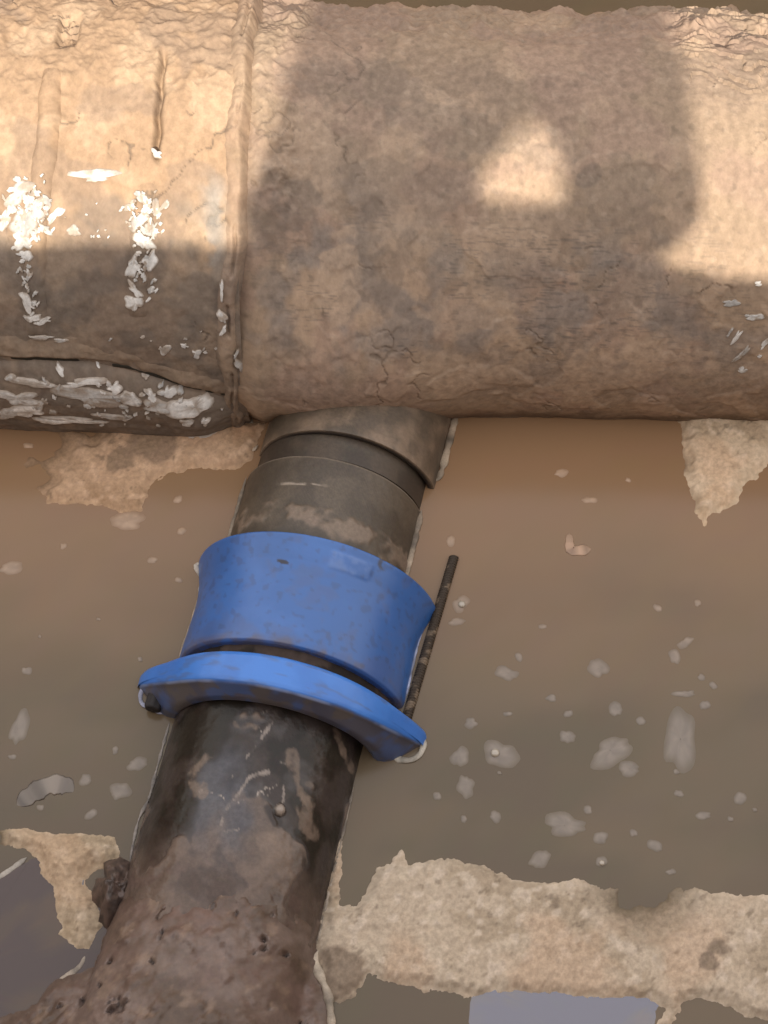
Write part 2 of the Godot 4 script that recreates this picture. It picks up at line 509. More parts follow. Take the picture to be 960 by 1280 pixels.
	put("joint_gap", sheet(steps(0.0, 1.0, 0.25), widen(steps(-0.60, -0.31, 0.004), -0.86, -0.31), crack), M.rust, t)
	# what is left of the white paint
	var on_shell := func(u: float, a: float) -> float:
		var r: float = CLAMP_R + clamp_lift(round_point(u, a, CLAMP_R), u, a)
		for rib in [[-0.492, 16.0, 88.0, 0.013, 1.0], [-0.3845, 22.0, 60.0, 0.013, 0.8]]:
			var shift: float = lerpf(-0.009, 0.009, smoothstep(rib[1], 75.0, a))
			var v: float = (u - rib[0] - shift) / rib[3]
			if absf(v) < 1.0:
				r = maxf(r, CLAMP_R - 0.0024 + 0.008 * (1.0 - pow(absf(v), 3.0)) * smoothstep(rib[1], rib[1] + 5.0, a) * (1.0 - smoothstep(rib[2] - 6.0, rib[2], a)) * rib[4] + 0.0005)
		return r
	var on_lip := func(u: float, a: float) -> float:
		var w := (u + 0.288) / -0.30
		var mid := 11.8 - 13.5 * pow(1.0 - smoothstep(0.0, 0.75, w), 2.0)
		var v := clampf((a + 34.0) / (mid - 0.5 + 34.0), 0.0, 1.0)
		var p := round_point(u, a, CLAMP_R)
		var h := pow(maxf(0.0, 1.0 - pow(absf(2.0 * v - 1.0), 3.0)), 0.6)
		return CLAMP_R - 0.003 + 0.021 * h * (0.12 + 0.88 * smoothstep(-0.004, 0.06, -0.29 - u)) * (1.15 - 0.3 * smoothstep(0.1, 0.9, w)) + 0.0024 * n_at(Vector3(p.x * 0.6, p.y * 1.7, p.z), 24.0) + 0.0008
	var on_rim := func(u: float, a: float) -> float:
		return lerpf(CLAMP_R + 0.0066, MAIN_R + 0.004, smoothstep(-0.298, -0.276, u))
	var k := 0
	for f in [[-0.435, 58.0, 0.0263, 0.0056], [-0.371, 63.9, 0.006, 0.006], [-0.512, 54.2, 0.0132, 0.010], [-0.492, 50.3, 0.0113, 0.0094], [-0.48, 52.5, 0.006, 0.0055], [-0.504, 47.0, 0.0113, 0.0113], [-0.518, 50.2, 0.008, 0.008], [-0.484, 46.1, 0.0075, 0.0056], [-0.509, 43.3, 0.0085, 0.0094], [-0.472, 49.3, 0.0056, 0.0075], [-0.507, 39.6, 0.0085, 0.0056], [-0.504, 27.9, 0.0075, 0.0113], [-0.503, 24.1, 0.0103, 0.0065], [-0.491, 23.3, 0.0085, 0.0037], [-0.496, 18.3, 0.0113, 0.0037], [-0.474, 17.5, 0.0113, 0.003], [-0.397, 51.4, 0.0066, 0.0065], [-0.383, 52.6, 0.0056, 0.0046], [-0.371, 50.8, 0.0046, 0.008], [-0.387, 48.4, 0.0065, 0.0065], [-0.395, 47.5, 0.0056, 0.0056], [-0.375, 46.6, 0.0056, 0.0065], [-0.362, 51.6, 0.0037, 0.0065], [-0.454, 45.4, 0.0065, 0.0055], [-0.383, 43.9, 0.0085, 0.0094], [-0.396, 37.3, 0.0084, 0.013], [-0.379, 39.3, 0.0074, 0.011], [-0.395, 32.1, 0.0075, 0.011], [-0.394, 28.9, 0.0075, 0.0075], [-0.371, 16.0, 0.0065, 0.0065], [-0.347, 16.9, 0.0047, 0.0038], [-0.336, 14.5, 0.0056, 0.0065], [-0.525, 48.0, 0.006, 0.01], [-0.50, 52.5, 0.006, 0.006]]:
		put("paint_flake", flake(f[0], f[1], f[2], f[3], on_shell, 1.9 * k), M.paint, t)
		k += 1
	for f in [[-0.502, 50.0, 0.026, 8.0, 70, 0.0042], [-0.383, 49.0, 0.018, 6.0, 55, 0.0038], [-0.383, 36.0, 0.010, 8.0, 26, 0.0040], [-0.503, 33.0, 0.008, 9.0, 22, 0.0036], [-0.45, 47.0, 0.03, 5.0, 12, 0.0022], [-0.36, 17.0, 0.05, 4.0, 12, 0.0026]]:
		tag(put("paint_speckle", specks(f[0], f[1], f[2], f[3], f[4], f[5], on_shell, 40 + k), M.paint, t), "", "", "", "stuff")
	tag(put("paint_speckle", specks(-0.43, 0.5, 0.12, 9.0, 60, 0.0040, on_lip, 77), M.paint, t), "", "", "", "stuff")
	for f in [[-0.533, 6.4, 0.0086, 0.0035], [-0.509, 5.7, 0.0216, 0.0056], [-0.463, 6.1, 0.0256, 0.0059], [-0.453, 2, 0.0322, 0.0105], [-0.426, 4.9, 0.0075, 0.0078], [-0.408, 2.1, 0.0107, 0.0091], [-0.383, -1.4, 0.0161, 0.0084], [-0.342, -2.1, 0.0196, 0.0112], [-0.371, 2.7, 0.0098, 0.0064], [-0.532, 0.5, 0.0215, 0.0112], [-0.522, -4.6, 0.0216, 0.0126], [-0.548, -6.5, 0.013, 0.0132], [-0.354, -7.3, 0.0064, 0.0052], [-0.334, -7.6, 0.0053, 0.0049], [-0.343, -16.5, 0.0152, 0.0039], [-0.472, -8.4, 0.0324, 0.0046], [-0.387, 2.3, 0.0075, 0.0091], [-0.43, -5.5, 0.023, 0.0042], [-0.5, -9.5, 0.0184, 0.0056]]:
		put("paint_flake", flake(f[0], f[1], f[2], f[3], on_lip, 1.3 * k, 0.70), M.paint, t)
		k += 1
	for f in [[-0.305, 32.5, 0.003, 0.015], [-0.305, 25.8, 0.0045, 0.0075], [-0.304, 22.6, 0.004, 0.0056], [-0.29, 10.3, 0.0037, 0.012], [-0.28, -1.7, 0.0056, 0.0046], [-0.294, 15.0, 0.003, 0.004]]:
		put("paint_flake", flake(f[0], f[1], f[2], f[3], on_rim, 1.7 * k), M.paint, t)
		k += 1

# ---------------------------------------------------------------- the small pipes and the blue coupling
func build_branch() -> void:
	var at := Vector3(-0.060, 0.0, 0.0)
	var turn := deg_to_rad(BRANCH_TURN)
	var centre := Vector2(0.0, -0.025)
	# stub from the big pipe
	var t := thing("pipe_stub", "short brown pipe stub sticking out from under the big muddy pipe", "pipe", at, turn)
	var dusty := func(s: float, a: float, r: float) -> float:
		var p := Vector3(r * cos(a), r * sin(a), -s)
		ink = cl(0.12, 0.088, 0.06).lerp(cl(0.24, 0.17, 0.115), smoothstep(-0.1, 0.4, n_at(p, 14.0) + bell(rad_to_deg(a), 60.0, 30.0) * 0.25))
		ink = ink.lerp(cl(0.07, 0.055, 0.04), smoothstep(0.15, 0.3, n_at(p + Vector3(5, 5, 5), 18.0)) * 0.5)
		if r < 0.1004: ink = cl(0.05, 0.038, 0.028)  # end face darkened, shade of the gap put into the colour
		return r + 0.0006 * n_at(p, 30.0)
	put("pipe_wall", lathe([Vector2(0.30, 0.101), Vector2(0.0535, 0.101), Vector2(0.0528, 0.1005), Vector2(0.0525, 0.094), Vector2(0.075, 0.092)], Vector2(0.007, -0.02), dusty, 2.0, 0.004), M.plastic, t)
	var black := func(s: float, a: float, r: float) -> float:
		var p := Vector3(r * cos(a), r * sin(a), -s)
		ink = cl(0.055, 0.042, 0.030).lerp(cl(0.085, 0.062, 0.043), smoothstep(-0.1, 0.3, n_at(p, 20.0)))  # dark tone stands for the shade inside the gap
		return r
	put("gap_shade_sleeve", lathe([Vector2(0.2, 0.096), Vector2(0.024, 0.096)], Vector2(0.003, -0.024), black, 3.0, 0.006), M.plastic, t)
	put("waterline_glint", strand([br(0.17, 0.1105, 0.0), br(0.11, 0.110, 0.001), br(0.073, 0.109, 0.001), br(0.064, 0.105, 0.001), br(0.064, 0.098, 0.002)], 0.0036, 0.5, true), M.glint, t)  # pale strand for the sky glint at the waterline, here and below
	put("waterline_glint", strand([br(0.10, -0.112, 0.0), br(0.064, -0.109, 0.001), br(0.058, -0.101, 0.001), br(0.066, -0.096, 0.002)], 0.0026), M.glint, t)
	# the piece between stub and coupling
	t = thing("pipe_section", "dark grey pipe end with a smear of mud between stub and blue coupling", "pipe", at, turn)
	var worn := func(s: float, a: float, r: float) -> float:
		var p := Vector3(r * cos(a), r * sin(a), -s)
		var weave := 0.5 + 0.5 * sin(s * 2600.0) * sin(a * 190.0)
		ink = cl(0.072, 0.054, 0.038).lerp(cl(0.125, 0.095, 0.066), 0.3 * weave + 0.6 * smoothstep(-0.2, 0.3, n_at(p, 16.0)))
		var smear := between(s + 0.016 * n_at(p, 22.0) + 0.006 * f_at(p, 70.0), -0.064, -0.038, 0.004) * smoothstep(-0.30, 0.05, n_at(p + Vector3(1, 2, 3), 20.0))
		ink = ink.lerp(cl(0.235, 0.17, 0.122), smear * 0.8)
		ink = ink.lerp(cl(0.05, 0.04, 0.03), between(s + 0.01 * n_at(p, 25.0), -0.13, -0.068, 0.004) * 0.6)
		ink = ink.lerp(cl(0.36, 0.29, 0.22), between(s, 0.0205, 0.026, 0.0008) * 0.45)
		var line := absf(s + 0.012 - 0.05 * cos(a - 0.2) * 0.1 + 0.0015 * n_at(p, 30.0))
		ink = ink.lerp(cl(0.45, 0.37, 0.29), (1.0 - smoothstep(0.0006, 0.0014, line)) * between(rad_to_deg(a), 92.0, 120.0, 7.0) * 0.75 * smoothstep(-0.3, 0.1, n_at(p, 60.0)))
		return r + 0.0012 * smear + 0.0004 * n_at(p, 40.0)
	put("pipe_wall", lathe([Vector2(0.03, 0.0885), Vector2(0.023, 0.0890), Vector2(0.023, 0.0985), Vector2(0.0215, 0.1), Vector2(-0.16, 0.1)], centre, worn, 1.0, 0.0016), M.plastic, t)
	put("waterline_glint", strand([br(0.024, -0.0985, 0.001), br(-0.03, -0.098, 0.001), br(-0.10, -0.097, 0.0)], 0.0017, 0.5, true, 0.6, Color(0.30, 0.235, 0.17)), M.glint, t)
	put("waterline_glint", strand([br(0.024, 0.098, 0.001), br(-0.01, 0.0985, 0.001), br(-0.05, 0.0985, 0.001), br(-0.09, 0.0975, 0.0)], 0.0032, 0.5, true, 0.5, Color(0.32, 0.25, 0.18)), M.glint, t)
	# the blue coupling
	t = thing("blue_coupling", "bright blue flanged pipe coupling half under the brown water", "pipe coupling", at, turn)
	var hub := Vector2(0.0085, -0.022)
	var blue := func(s: float, a: float, r: float) -> float:
		var p := Vector3(r * cos(a), r * sin(a), -s)
		ink = cl(0.034, 0.108, 0.320).lerp(cl(0.042, 0.126, 0.365), smoothstep(-0.2, 0.3, n_at(p, 9.0)))
		var dirt := smoothstep(0.05, 0.35, n_at(p + Vector3(4, 1, 1), 26.0) + 0.30 * smoothstep(-0.16, -0.21, s) - 0.05)
		ink = ink.lerp(cl(0.085, 0.08, 0.11), dirt * 0.22)
		ink = ink.lerp(cl(0.035, 0.04, 0.07), smoothstep(0.46, 0.56, f_at(p + Vector3(7, 0, 2), 85.0)) * 0.3)
		var nick := pow(absf((s + 0.121 - 0.02 * (a - 1.78)) / 0.0022), 2.0) + pow((a - 1.78) / 0.055, 2.0)
		ink = ink.lerp(cl(0.015, 0.015, 0.03), 1.0 - smoothstep(0.6, 1.2, nick + 0.8 * n_at(p, 90.0)))
		ink = ink.lerp(cl(0.03, 0.026, 0.024), between(rad_to_deg(a) + 6.0 * n_at(p, 30.0), 54.0, 57.5, 0.8) * between(s, -0.101, -0.0, 0.002) * 0.8)
		var mud := smoothstep(-0.198, -0.211, s + 0.008 * n_at(p, 30.0))
		ink = ink.lerp(cl(0.10, 0.075, 0.065), mud * 0.7 * smoothstep(-0.15, 0.1, n_at(p, 20.0)))
		var pad := between(rad_to_deg(a), 60.0, 80.0, 1.5) * between(s, -0.118, -0.101, 0.0018)
		ink = ink.lerp(cl(0.12, 0.20, 0.42), pad * 0.5 * smoothstep(-0.3, 0.1, n_at(p, 40.0)))
		return r + 0.0003 * n_at(p, 25.0) + pad * 0.0012
	put("sleeve", lathe([Vector2(-0.13, 0.103), Vector2(-0.092, 0.112), Vector2(-0.0905, 0.129), Vector2(-0.0915, 0.1315), Vector2(-0.0935, 0.1313), Vector2(-0.099, 0.1294), Vector2(-0.107, 0.1272), Vector2(-0.117, 0.1240), Vector2(-0.13, 0.1218), Vector2(-0.145, 0.1206), Vector2(-0.203, 0.1215), Vector2(-0.2085, 0.1205), Vector2(-0.2105, 0.1175), Vector2(-0.211, 0.102)], hub, blue, 1.0, 0.0016), M.blue, t)
	var seal := func(s: float, a: float, r: float) -> float:
		var p := Vector3(r * cos(a), r * sin(a), -s)
		ink = cl(0.03, 0.022, 0.018).lerp(cl(0.065, 0.047, 0.036), smoothstep(0.05, 0.3, n_at(p, 24.0)))
		return r + 0.0025 * n_at(p, 26.0)
	put("gasket", lathe([Vector2(-0.205, 0.1115), Vector2(-0.236, 0.1125)], hub, seal, 1.5, 0.002), M.mud, t)
	var flange := func(s: float, a: float, r: float) -> float:
		var deg := rad_to_deg(a)
		if deg > 270.0: deg -= 360.0
		var rr := r
		if r > 0.108:
			var ear := 0.0150 * bell(deg, 5.0, 17.0) + 0.0185 * bell(deg, 173.0, 17.0)
			rr += ear * smoothstep(0.108, 0.128, r)
		slide = 0.022 * pow(1.0 - clampf(sin(a), 0.0, 1.0), 1.3) * smoothstep(-0.245, -0.2585, s) * smoothstep(0.112, 0.131, r)
		var p := Vector3(rr * cos(a), rr * sin(a), -s)
		ink = cl(0.036, 0.152, 0.49).lerp(cl(0.046, 0.180, 0.55), smoothstep(-0.2, 0.3, n_at(p, 12.0)))
		var front := smoothstep(-0.2615, -0.2645, s)
		ink = ink.lerp(cl(0.066, 0.066, 0.092), front * (0.75 + 0.25 * smoothstep(-0.1, 0.2, n_at(p, 18.0))))
		ink = ink.lerp(cl(0.10, 0.08, 0.07), front * smoothstep(0.12, 0.22, n_at(p + Vector3(3, 3, 3), 22.0)) * 0.7)
		ink = ink.lerp(cl(0.07, 0.09, 0.15), smoothstep(0.10, 0.40, n_at(Vector3(p.x * 0.5 + 8.0, p.y * 0.5, p.z * 2.0), 40.0)) * (1.0 - front) * 0.45)
		ink = ink.lerp(cl(0.26, 0.33, 0.52), between(s, -0.2645, -0.2625, 0.0005) * smoothstep(-0.1, 0.3, n_at(Vector3(p.x, p.y, 0), 16.0)) * 0.5)
		return rr + 0.0005 * n_at(p, 25.0)
	put("flange", lathe([Vector2(-0.2285, 0.105), Vector2(-0.229, 0.131), Vector2(-0.231, 0.1345), Vector2(-0.235, 0.1362), Vector2(-0.2585, 0.1355), Vector2(-0.262, 0.1343), Vector2(-0.2645, 0.1315), Vector2(-0.2665, 0.126), Vector2(-0.270, 0.116), Vector2(-0.2705, 0.108), Vector2(-0.268, 0.1035), Vector2(-0.25, 0.102)], hub, flange, 1.0, 0.0016), M.blue, t)
	var ring := t.get_node("flange")
	# a hole with a rusty bolt end in the left ear
	var bolt := func(s: float, a: float, r: float) -> float:
		var six := r * (1.0 - 0.07 * cos(6.0 * a)) if r > 0.003 else r
		ink = cl(0.035, 0.03, 0.03)
		return six
	put("bolt", lathe([Vector2(-0.255, 0.0085), Vector2(-0.2685, 0.0085), Vector2(-0.270, 0.007), Vector2(-0.2705, 0.0005)], Vector2(-0.120, 0.010), bolt, 15.0, 0.003), M.rust, ring)
	# the threaded rod along the right side
	var rod := func(v: float, s: float) -> Vector3:
		var n := lerpf(0.133, 0.1440, (s + 0.232) / 0.207)
		var r := 0.0050 + 0.0005 * sin(s * 2100.0 + v)
		var p := Vector3(n, 0, -s)
		if s > -0.026 or s < -0.2315: r = 0.0005
		ink = cl(0.055, 0.04, 0.028).lerp(cl(0.22, 0.16, 0.11), smoothstep(0.1, 0.28, n_at(p + Vector3(0, v * 0.004, 0), 46.0)) * 0.8)
		return Vector3(n + r * cos(v), 0.0015 + r * sin(v), -s)
	put("threaded_rod", sheet(steps(0.0, TAU, TAU / 14.0), steps(-0.232, -0.025, 0.0006), rod, true), M.rust, t)
	put("waterline_glint", strand([br(-0.0935, -0.119, 0.004), br(-0.0955, -0.1225, 0.002), br(-0.101, -0.1195, 0.0), br(-0.109, -0.113, 0.0), br(-0.119, -0.1105, 0.0), br(-0.128, -0.1105, 0.0)], 0.0030, 0.6, true, 0.3, Color(0.42, 0.37, 0.31)), M.glint, t)
	put("waterline_glint", strand([br(-0.13, -0.1105, 0.0005), br(-0.16, -0.110, 0.0005), br(-0.205, -0.1115, 0.0)], 0.0012), M.glint, t)
	put("waterline_glint", strand([br(-0.0915, 0.134, 0.004), br(-0.096, 0.1345, 0.001), br(-0.106, 0.128, 0.001), br(-0.122, 0.1275, 0.001), br(-0.16, 0.1273, 0.001), br(-0.203, 0.128, 0.0)], 0.0016, 0.6, true, 0.3, Color(0.40, 0.42, 0.55)), M.glint, t)
	put("waterline_glint", strand([br(-0.234, 0.1545, 0.0), br(-0.246, 0.1565, 0.001), br(-0.256, 0.1545, 0.001), br(-0.263, 0.147, 0.001), br(-0.2645, 0.136, 0.0), br(-0.263, 0.128, 0.0)], 0.0032, 0.5, true, 0.3, Color(0.50, 0.45, 0.37)), M.glint, t)
	put("waterline_glint", strand([br(-0.234, -0.1375, 0.0), br(-0.252, -0.1385, 0.0), br(-0.262, -0.134, 0.001), br(-0.266, -0.123, 0.001), br(-0.268, -0.108, 0.0)], 0.0022, 0.5, true, 0.3, Color(0.34, 0.35, 0.45)), M.glint, t)
	# the lower pipe, smeared with mud
	t = thing("black_pipe", "black plastic pipe smeared with wet mud below the blue coupling", "pipe", at, turn)
	var strokes := []
	for q in [[82.7, -0.283, 86.1, -0.301, 0.0016, 1], [87.9, -0.310, 91.1, -0.325, 0.0013, 1], [77.7, -0.333, 86.6, -0.3432, 0.0018, 1], [86.6, -0.3432, 91.6, -0.370, 0.0019, 1], [91.6, -0.370, 94.0, -0.3775, 0.0016, 1], [96.1, -0.3467, 103.4, -0.3595, 0.0014, 1], [95.2, -0.3876, 94.8, -0.3956, 0.0016, 1], [93.0, -0.4015, 85.0, -0.3959, 0.0014, 1], [67.9, -0.3358, 65.2, -0.3566, 0.0014, 1],
			[67.0, -0.310, 55.4, -0.348, 0.0075, 0], [55.4, -0.348, 43.3, -0.377, 0.011, 0], [43.8, -0.267, 33.8, -0.281, 0.006, 0], [33.8, -0.281, 22.0, -0.289, 0.006, 0], [112.8, -0.327, 119.5, -0.340, 0.006, 0], [121.0, -0.353, 109.8, -0.365, 0.008, 0], [102.3, -0.2916, 91.6, -0.2911, 0.004, 0], [68.9, -0.406, 59.5, -0.420, 0.016, 0], [66.5, -0.377, 72.5, -0.368, 0.007, 2], [48.7, -0.399, 44.0, -0.403, 0.006, 2], [48.4, -0.3265, 47.0, -0.331, 0.005, 2]]:
		strokes.append([Vector2(q[0] * 0.00175, q[1]), Vector2(q[2] * 0.00175, q[3]), q[4], [cl(0.235, 0.172, 0.130), cl(0.30, 0.25, 0.215), cl(0.035, 0.028, 0.025)][q[5]], [0.55, 0.8, 0.8][q[5]]])
	var smeared := func(s: float, a: float, r: float) -> float:
		var deg := rad_to_deg(a)
		var p := Vector3(r * cos(a), r * sin(a), -s)
		ink = cl(0.022, 0.016, 0.013).lerp(cl(0.05, 0.038, 0.032), smoothstep(-0.2, 0.3, n_at(p, 18.0)))
		var low := smoothstep(-0.34, -0.47, s)
		var dark := bell(deg + 8.0 * n_at(p, 12.0), 132.0, 21.0) * (1.0 - smoothstep(0.43, 0.47, -s)) + bell(deg, 34.0, 13.0) * (1.0 - 0.7 * low) + 0.55 * smoothstep(-0.285, -0.262, s)
		var cover := n_at(p + Vector3(2, 6, 3), 11.0) + 0.12 * f_at(p, 60.0) + 0.22 * bell(deg, 62.0, 18.0) * smoothstep(-0.27, -0.31, s) + 0.34 * low - 0.75 * dark - 0.14
		var mud := smoothstep(0.0, 0.10, cover)
		var film := smoothstep(-0.22, 0.04, cover + 0.10 * n_at(p, 36.0)) * (1.0 - 0.8 * clampf(dark, 0.0, 1.0))
		var tone := cl(0.155, 0.115, 0.092).lerp(cl(0.24, 0.175, 0.135), smoothstep(-0.1, 0.25, n_at(p + Vector3(8, 8, 1), 16.0)))
		ink = ink.lerp(cl(0.085, 0.076, 0.074), film * 0.7).lerp(tone, mud * 0.72)
		var slate := smoothstep(0.2, 0.8, bell(deg + 18.0 * n_at(p, 12.0), 100.0, 17.0) * bell(s + 0.03 * n_at(p, 12.0), -0.372, 0.062))
		ink = ink.lerp(cl(0.085, 0.084, 0.096).lerp(cl(0.12, 0.116, 0.124), n_at(p, 30.0) + 0.4), slate * 0.85)
		var thread := absf(n_at(p + Vector3(1, 1, 6), 11.0) - 0.02)
		ink = ink.lerp(cl(0.42, 0.36, 0.31), (1.0 - smoothstep(0.004, 0.012, thread)) * between(deg, 72.0, 112.0, 8.0) * between(s, -0.39, -0.28, 0.02) * smoothstep(0.0, 0.2, n_at(p, 50.0)) * 0.9)
		var here := Vector2(deg * 0.00175 + 0.0015 * n_at(p, 70.0), s + 0.0015 * n_at(p + Vector3(3, 3, 3), 70.0))
		for q in strokes:
			var ab: Vector2 = q[1] - q[0]
			var off: Vector2 = here - q[0]
			var far: float = (off - ab * clampf(off.dot(ab) / ab.length_squared(), 0.0, 1.0)).length()
			ink = ink.lerp(q[3], (1.0 - smoothstep(q[2] * 0.55, q[2], far + q[2] * 1.1 * n_at(p, 36.0))) * q[4] * smoothstep(-0.35, 0.1, n_at(p + Vector3(4, 4, 4), 45.0)))
		ink = ink.lerp(cl(0.125, 0.085, 0.066), smoothstep(-0.39, -0.44, s + 0.02 * n_at(p, 12.0)) * 0.6)
		var knob := maxf(0.0, 1.0 - pow((deg - 66.0) / 3.2, 2.0) - pow((s + 0.366) / 0.0058, 2.0))
		ink = ink.lerp(cl(0.30, 0.25, 0.21), smoothstep(0.0, 0.4, knob))
		return r + 0.0016 * mud * (0.7 + n_at(p, 30.0)) * (1.0 - slate) + 0.0004 * n_at(p, 60.0) + 0.006 * sqrt(knob)
	put("pipe_wall", lathe([Vector2(-0.2, 0.1), Vector2(-0.56, 0.1), Vector2(-0.9, 0.1)], centre, smeared, 0.8, 0.0018), M.wetpipe, t)
	put("waterline_glint", strand([br(-0.275, -0.101, 0.0005), br(-0.33, -0.0995, 0.0005), br(-0.36, -0.0985, 0.001), br(-0.385, -0.102, 0.001), br(-0.43, -0.098, 0.0)], 0.0015, 0.5, true, 0.6, Color(0.26, 0.225, 0.20)), M.glint, t)
	put("waterline_glint", strand([br(-0.30, 0.0975, 0.001), br(-0.36, 0.0985, 0.001), br(-0.41, 0.099, 0.001), br(-0.475, 0.1, 0.0)], 0.0013, 0.5, true, 0.6, Color(0.33, 0.27, 0.21)), M.glint, t)

# ---------------------------------------------------------------- mud and sand at the waterline, and reflections built as pale banks
# soft: places (x, z, radius) where the patch sinks and fades to the water colour; stain: (x, z, radius) darker and wetter
func shoal(called: String, label: String, outline: Array, soft: Array, stain: Array, tone: Color, wet: Color, high := 0.006, cell := 0.0022, jag := 1.0) -> void:
	var poly := PackedVector2Array(outline)
	var lo := poly[0]
	var hi := poly[0]
	for q in poly:
		lo = lo.min(q)
		hi = hi.max(q)
	lo -= Vector2.ONE * 0.025
	hi += Vector2.ONE * 0.025
	var fn := func(x: float, z: float) -> Vector3:
		var p := Vector3(x, 0.0, z)
		var d := side(poly, Vector2(x, z)) + jag * (0.0045 * n_at(p, 45.0) + 0.003 * n_at(p, 140.0))
		var fade := 0.0
		for s in soft:
			fade = maxf(fade, 1.0 - smoothstep(s.z * 0.2, s.z, Vector2(x - s.x, z - s.y).length() + 0.012 * n_at(p, 30.0)))
		var h := clampf(d * 0.55, -0.02, high) + (0.0022 * n_at(p, 26.0) + 0.0007 * n_at(p, 90.0)) * smoothstep(-0.004, 0.012, d)
		h = minf(h, lerpf(high, 0.0009 - 0.004 * smoothstep(0.88, 1.0, fade), smoothstep(0.0, 0.5, fade)))
		h += 0.0009 * smoothstep(0.22, 0.5, f_at(p, 62.0)) * smoothstep(0.0, 0.006, h) + 0.0012 * smoothstep(0.3, 0.55, f_at(p + Vector3(2, 0, 2), 130.0)) * smoothstep(0.0, 0.004, h)
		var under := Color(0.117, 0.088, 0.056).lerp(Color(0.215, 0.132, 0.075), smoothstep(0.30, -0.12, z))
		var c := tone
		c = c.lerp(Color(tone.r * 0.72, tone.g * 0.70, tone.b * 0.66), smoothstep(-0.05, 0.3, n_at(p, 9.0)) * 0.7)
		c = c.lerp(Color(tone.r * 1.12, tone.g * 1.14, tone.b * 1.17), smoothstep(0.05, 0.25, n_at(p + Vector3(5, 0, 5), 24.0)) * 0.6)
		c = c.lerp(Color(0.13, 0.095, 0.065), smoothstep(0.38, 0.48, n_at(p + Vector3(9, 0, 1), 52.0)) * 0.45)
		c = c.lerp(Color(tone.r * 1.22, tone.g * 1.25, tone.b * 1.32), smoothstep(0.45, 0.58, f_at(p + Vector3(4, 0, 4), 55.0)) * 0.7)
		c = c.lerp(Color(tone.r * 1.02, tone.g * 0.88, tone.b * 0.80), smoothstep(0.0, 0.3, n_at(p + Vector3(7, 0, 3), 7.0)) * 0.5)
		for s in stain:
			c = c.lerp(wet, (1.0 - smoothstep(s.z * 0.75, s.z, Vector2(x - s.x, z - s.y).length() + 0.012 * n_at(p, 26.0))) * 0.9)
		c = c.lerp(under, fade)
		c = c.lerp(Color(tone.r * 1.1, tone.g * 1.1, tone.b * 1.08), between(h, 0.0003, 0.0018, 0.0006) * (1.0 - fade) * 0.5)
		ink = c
		return Vector3(x, h, z)
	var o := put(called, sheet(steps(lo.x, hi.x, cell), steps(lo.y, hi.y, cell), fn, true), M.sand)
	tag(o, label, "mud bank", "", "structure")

func v2(a: Array) -> Array:
	var r := []
	for k in range(0, a.size(), 2):
		r.append(Vector2(a[k], a[k + 1]))
	return r

